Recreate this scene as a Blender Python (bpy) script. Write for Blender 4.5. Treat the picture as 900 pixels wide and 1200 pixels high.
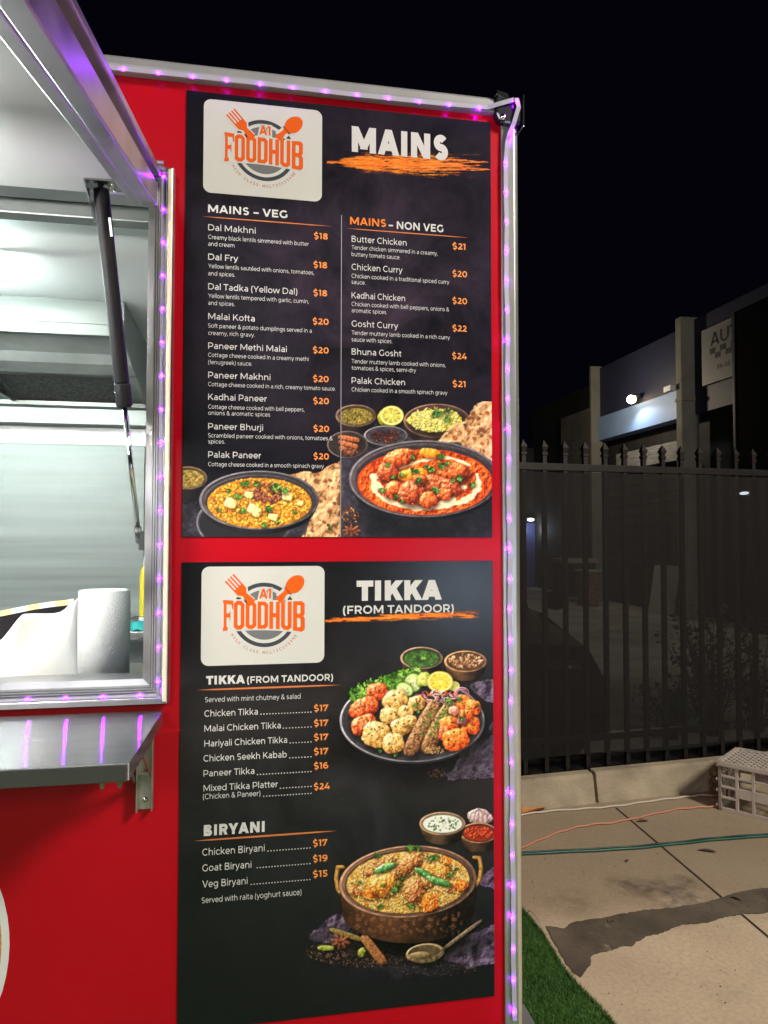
import bpy, math, random
from mathutils import Vector, Matrix
for o in list(bpy.data.objects): bpy.data.objects.remove(o)
SC = bpy.context.scene; COL = SC.collection; R = math.radians
random.seed(5)
# ------------------------------------------------------------------ camera
CAM_LOC = Vector((0, -1.6, 1.5)); FPX, YAW, PITCH, ROLL = 846.04, .17798, .034855, .000782      # metres; lens in pixels of a 900 x 1200 frame
_F = Vector((math.sin(YAW) * math.cos(PITCH), math.cos(YAW) * math.cos(PITCH), math.sin(PITCH)))
_R0 = Vector((math.cos(YAW), -math.sin(YAW), 0)); _U0 = _R0.cross(_F)
_R = _R0 * math.cos(ROLL) + _U0 * math.sin(ROLL); _U = _U0 * math.cos(ROLL) - _R0 * math.sin(ROLL)
cam = bpy.data.cameras.new('camera'); cam.sensor_fit = 'VERTICAL'; cam.sensor_height = 36; cam.lens = FPX / 1200 * 36
cam.clip_start = .02; cam.clip_end = 800
camo = bpy.data.objects.new('camera', cam); COL.objects.link(camo); SC.camera = camo
camo.matrix_world = Matrix(((_R.x, _U.x, -_F.x, CAM_LOC.x), (_R.y, _U.y, -_F.y, CAM_LOC.y), (_R.z, _U.z, -_F.z, CAM_LOC.z), (0, 0, 0, 1)))
# ------------------------------------------------------------------ night sky
W = bpy.data.worlds.new('World'); SC.world = W; W.use_nodes = True
bg = W.node_tree.nodes['Background']; sky = W.node_tree.nodes.new('ShaderNodeTexSky'); sky.sky_type = 'NISHITA'; sky.sun_disc = False
sky.sun_elevation = R(-6); sky.sun_rotation = R(200); sky.altitude = 0
mixn = W.node_tree.nodes.new('ShaderNodeMix'); mixn.data_type = 'RGBA'; mixn.inputs[0].default_value = .97; mixn.inputs[7].default_value = (.0009, .0010, .0028, 1)
W.node_tree.links.new(sky.outputs[0], mixn.inputs[6]); W.node_tree.links.new(mixn.outputs[2], bg.inputs[0]); bg.inputs[1].default_value = 1.0
SC.view_settings.view_transform = 'Standard'; SC.view_settings.look = 'None'; SC.view_settings.exposure = 0; SC.view_settings.gamma = 1; SC.view_settings.use_curve_mapping = False
SC.cycles.use_denoising = True; SC.cycles.max_bounces = 8; SC.cycles.caustics_reflective = False; SC.cycles.sample_clamp_indirect = 4
def lamp(kind, name, loc, target, energy, color, size=.5, size_y=None, spot=None):
    l = bpy.data.lights.new(name, kind); l.energy = energy; l.color = color
    if kind == 'AREA':
        l.size = size
        if size_y: l.shape = 'RECTANGLE'; l.size_y = size_y
    else: l.shadow_soft_size = size
    if spot: l.spot_size, l.spot_blend = R(spot[0]), spot[1]
    o = bpy.data.objects.new(name, l); COL.objects.link(o); o.location = loc
    o.rotation_euler = (Vector(target) - Vector(loc)).to_track_quat('-Z', 'Y').to_euler(); return o
# floodlight and bluish shop window behind the photographer, plus an added cool fill
lamp('AREA', 'floodlight', (4.7, -4.3, 6.3), (.4, .6, .9), 650, (1, .92, .79), 1.3)
lamp('AREA', 'cool_fill_light', (-1.6, -6.5, 3.4), (-.2, 0, 1.6), 105, (.95, .97, 1), .8)
lamp('AREA', 'shop_window_light', (2.4, -6.3, .95), (.4, 0, 1.4), 24, (.62, .78, 1), .8, .6)
# ------------------------------------------------------------------ pixel of the photograph -> point on a real plane (used to measure positions)
def ray(px, py): return _F + _R * ((px - 450) / FPX) - _U * ((py - 600) / FPX)
def Yp(px, py, y=0.): d = ray(px, py); return CAM_LOC + d * ((y - CAM_LOC.y) / d.y)
def Xp(px, py, x): d = ray(px, py); return CAM_LOC + d * ((x - CAM_LOC.x) / d.x)
def Zp(px, py, z=0.): d = ray(px, py); return CAM_LOC + d * ((z - CAM_LOC.z) / d.z)
def pix(p): v = Vector(p) - CAM_LOC; z = v.dot(_F); return 450 + FPX * v.dot(_R) / z, 600 - FPX * v.dot(_U) / z
# ------------------------------------------------------------------ materials
def newmat(name):
    m = bpy.data.materials.new(name); m.use_nodes = True; return m, m.node_tree.nodes, m.node_tree.links, m.node_tree.nodes['Principled BSDF']
def mat(name, col, rough=.5, metal=0., spec=.5, nscale=0, namt=0., bump=0., bscale=60, emit=None, estr=0., stretch=None, coat=0., dirt=None, rvar=0.):
    m, N, L, b = newmat(name); c = (*col, 1) if len(col) == 3 else col
    b.inputs['Base Color'].default_value = c; b.inputs['Roughness'].default_value = rough; b.inputs['Metallic'].default_value = metal; b.inputs['Specular IOR Level'].default_value = spec
    b.inputs['Coat Weight'].default_value = coat
    tc = N.new('ShaderNodeTexCoord'); mp = N.new('ShaderNodeMapping'); L.new(tc.outputs['Object'], mp.inputs[0])
    if stretch: mp.inputs['Scale'].default_value = stretch
    if nscale:
        n = N.new('ShaderNodeTexNoise'); n.inputs['Scale'].default_value = nscale; n.inputs['Detail'].default_value = 6; L.new(mp.outputs[0], n.inputs['Vector'])
        mx = N.new('ShaderNodeMix'); mx.data_type = 'RGBA'; mr = N.new('ShaderNodeMapRange'); mr.inputs[1].default_value = .3; mr.inputs[2].default_value = .7; L.new(n.outputs[0], mr.inputs[0]); L.new(mr.outputs[0], mx.inputs[0])
        d = dirt or tuple(x * (1 - namt) for x in col[:3]); u = tuple(min(1, x * (1 + namt)) for x in col[:3]) if not dirt else col[:3]
        mx.inputs[6].default_value = (*d, 1); mx.inputs[7].default_value = (*u, 1); L.new(mx.outputs[2], b.inputs['Base Color'])
        if rvar:
            m2 = N.new('ShaderNodeMapRange'); m2.inputs[1].default_value = .3; m2.inputs[2].default_value = .7; m2.inputs[3].default_value = max(.02, rough - rvar); m2.inputs[4].default_value = rough + rvar; L.new(n.outputs[0], m2.inputs[0]); L.new(m2.outputs[0], b.inputs['Roughness'])
    if bump:
        n2 = N.new('ShaderNodeTexNoise'); n2.inputs['Scale'].default_value = bscale; n2.inputs['Detail'].default_value = 4; L.new(mp.outputs[0], n2.inputs['Vector'])
        bp = N.new('ShaderNodeBump'); bp.inputs['Strength'].default_value = bump; bp.inputs['Distance'].default_value = .01; L.new(n2.outputs[0], bp.inputs['Height']); L.new(bp.outputs[0], b.inputs['Normal'])
    if emit: b.inputs['Emission Color'].default_value = (*emit, 1); b.inputs['Emission Strength'].default_value = estr
    return m
def s2l(c): return tuple(((x / 255 + .055) / 1.055) ** 2.4 if x > 10 else x / 255 / 12.92 for x in c)
# ------------------------------------------------------------------ mesh builder
class MB:
    def __init__(s): s.v, s.f, s.sm = [], [], []
    def add(s, vs, fs, smooth=False):
        b = len(s.v); s.v += [tuple(p) for p in vs]; s.f += [tuple(i + b for i in f) for f in fs]; s.sm += [smooth] * len(fs); return s
    def box(s, x0, x1, y0, y1, z0, z1, M=None):
        vs = [Vector(p) for p in ((x0, y0, z0), (x1, y0, z0), (x1, y1, z0), (x0, y1, z0), (x0, y0, z1), (x1, y0, z1), (x1, y1, z1), (x0, y1, z1))]
        if M: vs = [M @ p for p in vs]
        return s.add(vs, [(0, 3, 2, 1), (4, 5, 6, 7), (0, 1, 5, 4), (1, 2, 6, 5), (2, 3, 7, 6), (3, 0, 4, 7)])
    def prism(s, poly, vec, flip=False):                                   # polygon (3-D points) pushed along vec
        n = len(poly); P = [Vector(p) for p in poly]; v = Vector(vec); f = [tuple(range(n)), tuple(range(2 * n - 1, n - 1, -1))] + [(i + n, (i + 1) % n + n, (i + 1) % n, i) for i in range(n)]
        return s.add(P + [p + v for p in P], f)
    def tube(s, path, r, n=10, cap=True, smooth=True):
        P = [Vector(p) for p in path]; k = len(P); rs = r if isinstance(r, (list, tuple)) else [r] * k; vs = []; up = None
        for i in range(k):
            t = (P[min(i + 1, k - 1)] - P[max(i - 1, 0)]).normalized()
            if up is None: up = t.orthogonal().normalized()
            up = (up - t * up.dot(t)).normalized(); w = t.cross(up)
            for j in range(n): a = 2 * math.pi * j / n; vs.append(P[i] + (up * math.cos(a) + w * math.sin(a)) * rs[i])
        fs = [(i * n + j, i * n + (j + 1) % n, (i + 1) * n + (j + 1) % n, (i + 1) * n + j) for i in range(k - 1) for j in range(n)]
        s.add(vs, fs, smooth)
        if cap: b = len(s.v) - len(vs); s.f += [tuple(b + j for j in range(n - 1, -1, -1)), tuple(b + (k - 1) * n + j for j in range(n))]; s.sm += [False, False]
        return s
    def lathe(s, prof, n=32, c=(0, 0, 0), M=None, smooth=True):
        vs = [Vector((c[0] + r * math.cos(2 * math.pi * j / n), c[1] + r * math.sin(2 * math.pi * j / n), c[2] + z)) for r, z in prof for j in range(n)]
        if M: vs = [M @ p for p in vs]
        return s.add(vs, [(i * n + j, i * n + (j + 1) % n, (i + 1) * n + (j + 1) % n, (i + 1) * n + j) for i in range(len(prof) - 1) for j in range(n)], smooth)
    def ball(s, c, r, n=12, sq=(1, 1, 1)):
        pr = [(math.sin(math.pi * i / n), -math.cos(math.pi * i / n)) for i in range(n + 1)]; M = Matrix.Translation(c) @ Matrix.Diagonal((r * sq[0], r * sq[1], r * sq[2], 1))
        return s.lathe([(max(a, 1e-3), z) for a, z in pr], n * 2, M=M)
    def sheet(s, fn, nu, nv, smooth=True):
        return s.add([fn(i / nu, j / nv) for j in range(nv + 1) for i in range(nu + 1)], [(j * (nu + 1) + i, j * (nu + 1) + i + 1, (j + 1) * (nu + 1) + i + 1, (j + 1) * (nu + 1) + i) for j in range(nv) for i in range(nu)], smooth)
    def build(s, name, m, parent=None, bevel=0., segs=2, solid=0., kind=None, label=None):
        me = bpy.data.meshes.new(name); me.from_pydata(s.v, [], s.f); me.update()
        me.polygons.foreach_set('use_smooth', s.sm); me.materials.append(m)
        o = bpy.data.objects.new(name, me); COL.objects.link(o)
        if parent: o.parent = parent; o.matrix_parent_inverse = Matrix.Translation(parent.location).inverted() if parent.type == 'EMPTY' and parent.rotation_euler.z == 0 else parent.matrix_basis.inverted()
        if solid: k = o.modifiers.new('thick', 'SOLIDIFY'); k.thickness = solid; k.offset = 0
        if bevel: k = o.modifiers.new('edges', 'BEVEL'); k.width = bevel; k.segments = segs; k.limit_method = 'ANGLE'; k.angle_limit = R(35); k.harden_normals = False
        if kind: o['kind'] = kind
        if label: o['label'] = label
        return o
def tag(o, label, cat, group=None, kind=None):
    o['label'] = label; o['category'] = cat
    if group: o['group'] = group
    if kind: o['kind'] = kind
    return o
def thing(name, label, cat, loc=(0, 0, 0), group=None):
    o = bpy.data.objects.new(name, None); o.empty_display_size = .1; o.location = loc; COL.objects.link(o); return tag(o, label, cat, group)
# ------------------------------------------------------------------ lettering: a geometric sans drawn as strokes (units: cap height 700), fitted to a width and a cap height
CAP_, XH = 700., 520.
def _arc(cx, cy, rx, ry, a0, a1, n=None):
    n = n or max(5, int(abs(a1 - a0) / 15)); return [(cx + rx * math.cos(R(a0 + (a1 - a0) * k / n)), cy + ry * math.sin(R(a0 + (a1 - a0) * k / n))) for k in range(n + 1)]
def glyph(ch, w):
    """advance and strokes (path, extend start, extend end, y range) for stroke width w"""
    h = w / 2; C, X = CAP_, XH; l = 78; cl = (0, C); cx_ = (0, X); S_ = []
    def ln(*p, e=(1, 1), c=cl): S_.append((list(p), e[0], e[1], c))
    def ar(cx, cy, rx, ry, a0, a1, pre=(), post=(), e=(0, 0), c=(-30, C + 30)): S_.append((list(pre) + _arc(cx, cy, rx, ry, a0, a1) + list(post), e[0], e[1], c))
    def stem(x, y0, y1): S_.append(([(x, y0), (x, y1)], 0, 0, (-400, 1200)))
    def bar(x0, x1, y): S_.append(([(x0, y), (x1, y)], 0, 0, (-400, 1200)))
    bo = lambda cx, xh=X, rx=265: ar(cx, xh / 2, rx - h, xh / 2 + 6 - h, 0, 360)
    if ch == ' ': return 262, S_
    if ch == 'A': ln((16 + h * 1.05, 0), (370, C)); ln((370, C), (724 - h * 1.05, 0)); bar(150, 590, 185 + h * .3); return 740, S_
    if ch == 'B': stem(l + h, 0, C); r1 = (C * .52) / 2; ar(430, 180 + h * .1, 190 - h, 190 - h + h * .1, -90, 90, [(l, h)], [(l, 370)]); ar(410, 535 - h * .0, 175 - h, 165 - h, -90, 90, [(l, 370)], [(l, C - h)]); return 690, S_
    if ch == 'C': ar(405, 350, 362 - h, 358 - h, 47, 313); return 725, S_
    if ch == 'D': stem(l + h, 0, C); ar(385, 350, 365 - h, 350 - h, -90, 90, [(l, h)], [(l, C - h)]); return 795, S_
    if ch == 'E': stem(l + h, 0, C); bar(l, 585, h); bar(l, 575, C - h); bar(l, 535, 355); return 640, S_
    if ch == 'F': stem(l + h, 0, C); bar(l, 575, C - h); bar(l, 530, 330); return 610, S_
    if ch == 'G': ar(408, 350, 362 - h, 358 - h, 47, 318); stem(690 - h, 90, 350); bar(420, 690, 350 - h) if w > 150 else None; return 775, S_
    if ch == 'H': stem(l + h, 0, C); stem(725 - h, 0, C); bar(l, 725, 355); return 803, S_
    if ch == 'I': stem(l + h, 0, C); return 2 * l + w, S_
    if ch == 'J': ar(240, 200, 200 - h, 205 - h, 205, 360, (), [(440 - h, C)]); return 520, S_
    if ch == 'K': stem(l + h, 0, C); ln((l + h, 210), (640, C + 60), c=cl, e=(0, 1)); ln((l + h + 190, 400), (700 - h, 0), e=(0, 1)); return 705, S_
    if ch == 'L': stem(l + h, 0, C); bar(l, 560, h); return 585, S_
    if ch == 'M': stem(l + h, 0, C); stem(870 - h, 0, C); ln((l + h, C), (474, 130), e=(1, 1), c=(90, C)); ln((474, 130), (870 - h, C), e=(1, 1), c=(90, C)); return 948, S_
    if ch == 'N': stem(l + h, 0, C); stem(725 - h, 0, C); ln((l + h * 1.1, C), (725 - h * 1.1, 0)); return 803, S_
    if ch == 'O': ar(420, 350, 375 - h, 358 - h, 0, 360); return 840, S_
    if ch == 'P': stem(l + h, 0, C); ar(405, 455, 245 - h, 245 - h, -90, 90, [(l, 210 + h)], [(l, C - h)]); return 690, S_
    if ch == 'R': stem(l + h, 0, C); ar(405, 460, 240 - h, 240 - h, -90, 90, [(l, 220 + h)], [(l, C - h)]); ln((430, 240), (640 - h, 0), e=(0, 1)); return 705, S_
    if ch == 'S': A = (358 - h) / 2; ar(310, 350 + A, 236 - h, A, 32, 270, (), _arc(310, 350 - A, 246 - h, A, 80, -146)); return 620, S_
    if ch == 'T': stem(293, 0, C); bar(8, 578, C - h); return 586, S_
    if ch == 'U': ar(395, 310, 322 - h, 318 - h, 180, 360, [(73 + h, C)], [(717 - h, C)]); return 790, S_
    if ch == 'V': ln((14 + h * 1.05, C), (355, 0)); ln((355, 0), (696 - h * 1.05, C)); return 710, S_
    if ch == 'X': ln((14 + h, C), (640 - h, 0)); ln((14 + h, 0), (640 - h, C)); return 655, S_
    if ch == 'Y': ln((8 + h, C), (330, 270), e=(1, 0)); ln((652 - h, C), (330, 270), e=(1, 0)); stem(330, 0, 300); return 660, S_
    if ch == 'W': ln((14 + h, C), (270, 0)); ln((270, 0), (510, C)); ln((510, C), (750, 0)); ln((750, 0), (1006 - h, C)); return 1020, S_
    if ch == 'a': ar(290, 158, 228 - h, 160 - h, 90, 270, [(500 - h, 318 - h)], [(360, -2 + h), (500 - h, 90)]); ar(290, 320, 212 - h, 206 - h, 0, 138, [(502 - h, 0)], ()); return 575, S_
    if ch == 'b': bo(345); stem(l + h - 4, 0, 742); return 655, S_
    if ch == 'c': ar(308, 260, 265 - h, 268 - h, 42, 318); return 545, S_
    if ch == 'd': bo(310); stem(577 - h, 0, 742); return 655, S_
    if ch == 'e': ar(308, 260, 265 - h, 268 - h, 0, 318, [(60, 245)]); return 600, S_
    if ch == 'é': ar(308, 260, 265 - h, 268 - h, 0, 318, [(60, 245)]); ln((270, 600), (400, 730), c=(590, 800)); return 600, S_
    if ch == 'f': ar(265, 600, 140 - h, 150 - h, 95, 180, (), [(125 + h, 0)]); bar(28, 325, X - h); return 335, S_
    if ch == 'g': ar(310, 275, 262 - h, 251 - h, 0, 360); ar(310, 20, 262 - h, 225 - h, 0, -138, [(572 - h, X)], (), c=(-400, X)); return 655, S_
    if ch == 'h': stem(l + h - 4, 0, 742); ar(325, 295, 240 - h, 231 - h, 0, 180, [(565 - h, 0)]); return 645, S_
    if ch == 'i': stem(l + h - 6, 0, X); ar(l + h - 6, 660, .5, .5, 0, 0) if False else None; stem(l + h - 6, 610, 610 + w * 1.1); return 2 * l + w - 12, S_
    if ch == 'j': ar(-10, -30, 125, 165 - h, -110, 0, (), [(l + h - 6, X)], c=(-400, X)) if False else ar(-25, -30, l + h + 19, 165 - h, -100, 0, (), [(l + h - 6, X)], c=(-400, X)); stem(l + h - 6, 610, 610 + w * 1.1); return 2 * l + w - 12, S_
    if ch == 'k': stem(l + h - 4, 0, 742); ln((l + h, 150), (520, X + 40), c=cx_, e=(0, 1)); ln((l + h + 145, 290), (565 - h, 0), e=(0, 1), c=cx_); return 590, S_
    if ch == 'l': stem(l + h - 6, 0, 742); return 2 * l + w - 12, S_
    if ch == 'm': stem(l + h - 4, 0, X); ar(290, 305, 208 - h, 221 - h, 0, 180, [(498 - h, 0)]); ar(702, 305, 208 + (h * .0) - h, 221 - h, 0, 180, [(910 - h, 0)], [(498 - h, 200)]); return 988, S_
    if ch == 'n': stem(l + h - 4, 0, X); ar(325, 295, 240 - h, 231 - h, 0, 180, [(565 - h, 0)]); return 645, S_
    if ch == 'o': bo(312, rx=270); return 624, S_
    if ch == 'p': bo(345); stem(l + h - 4, -194, X); return 655, S_
    if ch == 'q': bo(310); stem(577 - h, -194, X); return 655, S_
    if ch == 'r': stem(l + h - 4, 0, X); ar(370, 240, 290 - h, 286 - h, 97, 180, (), ()); return 385, S_
    if ch == 's': A = (266 - h) / 2; ar(245, 260 + A, 184 - h, A, 36, 270, (), _arc(245, 260 - A, 194 - h, A, 80, -148)); return 490, S_
    if ch == 't': ar(270, 140, 150 - h, 146 - h, 180, 290, [(120 + h, 640)]); bar(22, 335, X - h); return 385, S_
    if ch == 'u': ar(320, 228, 250 - h, 234 - h, 180, 360, [(70 + h, X)], ()); stem(570 - h, 0, X); return 645, S_
    if ch == 'v': ln((8 + h, X), (272, 0), c=cx_); ln((272, 0), (536 - h, X), c=cx_); return 544, S_
    if ch == 'w': ln((8 + h, X), (220, 0), c=cx_); ln((220, 0), (425, X), c=cx_); ln((425, X), (630, 0), c=cx_); ln((630, 0), (842 - h, X), c=cx_); return 850, S_
    if ch == 'x': ln((14 + h, X), (510 - h, 0), c=cx_); ln((14 + h, 0), (510 - h, X), c=cx_); return 524, S_
    if ch == 'y': ln((8 + h, X), (272, 10), c=cx_); ln((110, -200 + h), (170, -200 + h + 12), (250, -60), (536 - h, X), e=(0, 1), c=(-200, X)); return 544, S_
    if ch == 'z': bar(40, 480, X - h); bar(40, 490, h); ln((70 + h * .6, 0), (480 - h, X), c=cx_); return 520, S_
    if ch == '0': ar(328, 350, 285 - h, 358 - h, 0, 360); return 656, S_
    if ch == '1': stem(270 - h, 0, C); bar(20, 270, C - h); return 345, S_
    if ch == '2': ar(270, 480, 225 - h, 226 - h, 0, 152, ()); ln((495 - h, 480), (470 - h, 380), (60 + h, h * 1.4), e=(0, 0), c=(0, 480)); bar(40, 530, h); return 560, S_
    if ch == '3': bar(50, 480, C - h); ln((480 - h, C - h), (260, 420), e=(0, 0)); ar(260, 214, 245 - h, 222 - h, 90, -150); return 560, S_
    if ch == '4': stem(470, 0, 380); bar(20, 630, 165 + h * .3); ln((400, C), (60 + h * .6, 165), e=(1, 0)); return 650, S_
    if ch == '5': bar(90, 490, C - h); ln((115 + h, C), (95 + h, 400), e=(0, 0)); ar(265, 212, 248 - h, 220 - h, 90, -150, [(95 + h * .6, 432 - h)]); return 560, S_
    if ch == '6': ar(310, 225, 262 - h, 232 - h, 0, 360); ar(345, 350, 297 - h, 358 - h, 62, 190); return 605, S_
    if ch == '7': bar(28, 550, C - h); stem(28 + h, 480, C) if w > 60 else None; ln((540 - h, C - w * .3), (190, 0), e=(0, 1)); return 570, S_
    if ch == '8': ar(312, 190, 268 - h, 198 - h, 0, 360); ar(312, 530, 236 - h, 178 - h, 0, 360); return 625, S_
    if ch == '9': ar(295, 475, 262 - h, 232 - h, 0, 360); ar(260, 350, 297 - h, 358 - h, -118, 10); return 605, S_
    if ch == '$': g = glyph('S', w); S_ += g[1]; stem(310, 690, 810); stem(310, -110, 12); return 620, S_
    if ch == '&': ar(290, 545, 165 - h, 163 - h, -35, 215); ln((165, 470), (620, 0), e=(0, 1)); ar(285, 190, 245 - h, 198 - h, 125, 330, (), [(590 - h, 330)]); ln((395, 470), (190, 360), e=(0, 0)); return 660, S_
    if ch in '–-': k = 500 if ch == '–' else 330; bar(40, k - 40, 262); return k, S_
    if ch == '.': stem(70 + h, 0, w * 1.1); return 140 + w, S_
    if ch == ',': stem(70 + h, 0, w * 1.1); ln((70 + h * 1.2, 10), (55 + h * .6, -110), e=(0, 0), c=(-130, 20)); return 140 + w, S_
    if ch == '(': ar(330, 275, 240, 490, 122, 238, c=(-200, 850)); return 300, S_
    if ch == ')': ar(-30, 275, 240, 490, 58, -58, c=(-200, 850)); return 300, S_
    return 300, S_
def _clip(poly, y0, y1):
    for lim, sg in ((y0, 1), (y1, -1)):
        out = []
        for i in range(len(poly)):
            a, b = poly[i], poly[(i + 1) % len(poly)]; da, db = (a[1] - lim) * sg, (b[1] - lim) * sg
            if da >= 0: out.append(a)
            if (da > 0 and db < 0) or (da < 0 and db > 0): t = da / (da - db); out.append((a[0] + (b[0] - a[0]) * t, lim))
        poly = out
        if len(poly) < 3: return []
    return poly
_TC = {}
def glyphs(txt, w, space=0.):
    k = (txt, w, space)
    if k in _TC: return _TC[k]
    x = 0.; polys = []; nst = 0
    for ch in txt:
        adv, st = glyph(ch, w)
        for path, e0, e1, (c0, c1) in st:
            P_ = [p for i, p in enumerate(path) if i == 0 or math.hypot(p[0] - path[i - 1][0], p[1] - path[i - 1][1]) > .5]
            if len(P_) < 2: continue
            h = w / 2; n = len(P_); closed = math.hypot(P_[0][0] - P_[-1][0], P_[0][1] - P_[-1][1]) < 1
            def un(a, b): d = math.hypot(b[0] - a[0], b[1] - a[1]); return ((b[0] - a[0]) / d, (b[1] - a[1]) / d)
            if e0: t = un(P_[1], P_[0]); P_[0] = (P_[0][0] + t[0] * w, P_[0][1] + t[1] * w)
            if e1: t = un(P_[-2], P_[-1]); P_[-1] = (P_[-1][0] + t[0] * w, P_[-1][1] + t[1] * w)
            Ls, Rs = [], []
            for i in range(n):
                if closed: ta = un(P_[i - 1] if i else P_[-2], P_[i]); tb_ = un(P_[i], P_[i + 1] if i < n - 1 else P_[1])
                else: ta = un(P_[max(i - 1, 0)], P_[max(i, 1)]); tb_ = un(P_[min(i, n - 2)], P_[min(i + 1, n - 1)])
                tx, ty = ta[0] + tb_[0], ta[1] + tb_[1]; d = math.hypot(tx, ty) or 1; tx, ty = tx / d, ty / d; k_ = h / max(.55, tx * tb_[0] + ty * tb_[1])
                Ls.append((P_[i][0] - ty * k_, P_[i][1] + tx * k_)); Rs.append((P_[i][0] + ty * k_, P_[i][1] - tx * k_))
            for i in range(n - 1):
                q = _clip([Ls[i], Rs[i], Rs[i + 1], Ls[i + 1]], c0, c1)
                if q: polys.append(([(px + x, py) for px, py in q], nst))
            nst += 1
        x += adv + space
    xs = [p[0] for q, _ in polys for p in q]; _TC[k] = (polys, min(xs), max(xs)); return _TC[k]
def put_text(mb, txt, x0, x1, z, cap, y, w=80., space=0., M=None):
    polys, a, b = glyphs(txt, w, space); k = (x1 - x0) / (b - a); kz = cap / CAP_
    for q, s in polys:
        pts = [(x0 + (p[0] - a) * k, y - .00002 * (s % 5), z + p[1] * kz) for p in q]
        ar = sum(pts[i][0] * pts[(i + 1) % len(pts)][2] - pts[(i + 1) % len(pts)][0] * pts[i][2] for i in range(len(pts)))
        if ar < 0: pts = pts[::-1]
        if M: pts = [M(p) for p in pts]
        mb.add(pts, [tuple(range(len(pts)))])
# ------------------------------------------------------------------ printed food pictures (painted with numpy, laid on the boards as colours of a fine mesh)
import numpy as np
RG = np.random.default_rng(7)
def _fbm(n=512, octs=((8, 1.0), (16, .6), (32, .38), (64, .24), (128, .16), (256, .1)), seed=1):
    r = np.random.default_rng(seed); out = np.zeros((n, n)); yy, xx = np.mgrid[0:n, 0:n] / n
    for k, a in octs:
        g = r.random((k, k)); fx, fy = xx * k, yy * k
        ix, iy = fx.astype(int), fy.astype(int); tx, ty = fx - ix, fy - iy
        tx, ty = tx * tx * (3 - 2 * tx), ty * ty * (3 - 2 * ty)
        i1, j1 = (ix + 1) % k, (iy + 1) % k; ix %= k; iy %= k
        out += a * ((g[iy, ix] * (1 - tx) + g[iy, i1] * tx) * (1 - ty) + (g[j1, ix] * (1 - tx) + g[j1, i1] * tx) * ty)
    out -= out.mean(); return out / out.std() * .2
NT = _fbm()
NS = _fbm(octs=((8, 1.0), (16, .42), (32, .12)), seed=4)
def nz(X, Y, size, seed=0, T=None):                       # smooth noise about -.5 .. .5; size = feature size in pixels of the print
    k = 512 / (size * 8); T = NT if T is None else T
    x = (X * k + seed * 131.7) % 512; y = (Y * k + seed * 77.3) % 512
    ix, iy = x.astype(int), y.astype(int); tx, ty = x - ix, y - iy
    ix %= 512; iy %= 512; i1, j1 = (ix + 1) % 512, (iy + 1) % 512
    return (T[iy, ix] * (1 - tx) + T[iy, i1] * tx) * (1 - ty) + (T[j1, ix] * (1 - tx) + T[j1, i1] * tx) * ty
def sst(a, b, x):
    t = np.clip((x - a) / (b - a), 0, 1); return t * t * (3 - 2 * t)
def ramp(t, cols):
    cols = np.array(cols, float); n = len(cols) - 1
    t = np.clip(t, 0, 1) * n; i = np.minimum(t.astype(int), n - 1); fr = (t - i)[..., None]
    return cols[i] * (1 - fr) + cols[i + 1] * fr
LD = np.array([-.45, -.62, .64])
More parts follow.
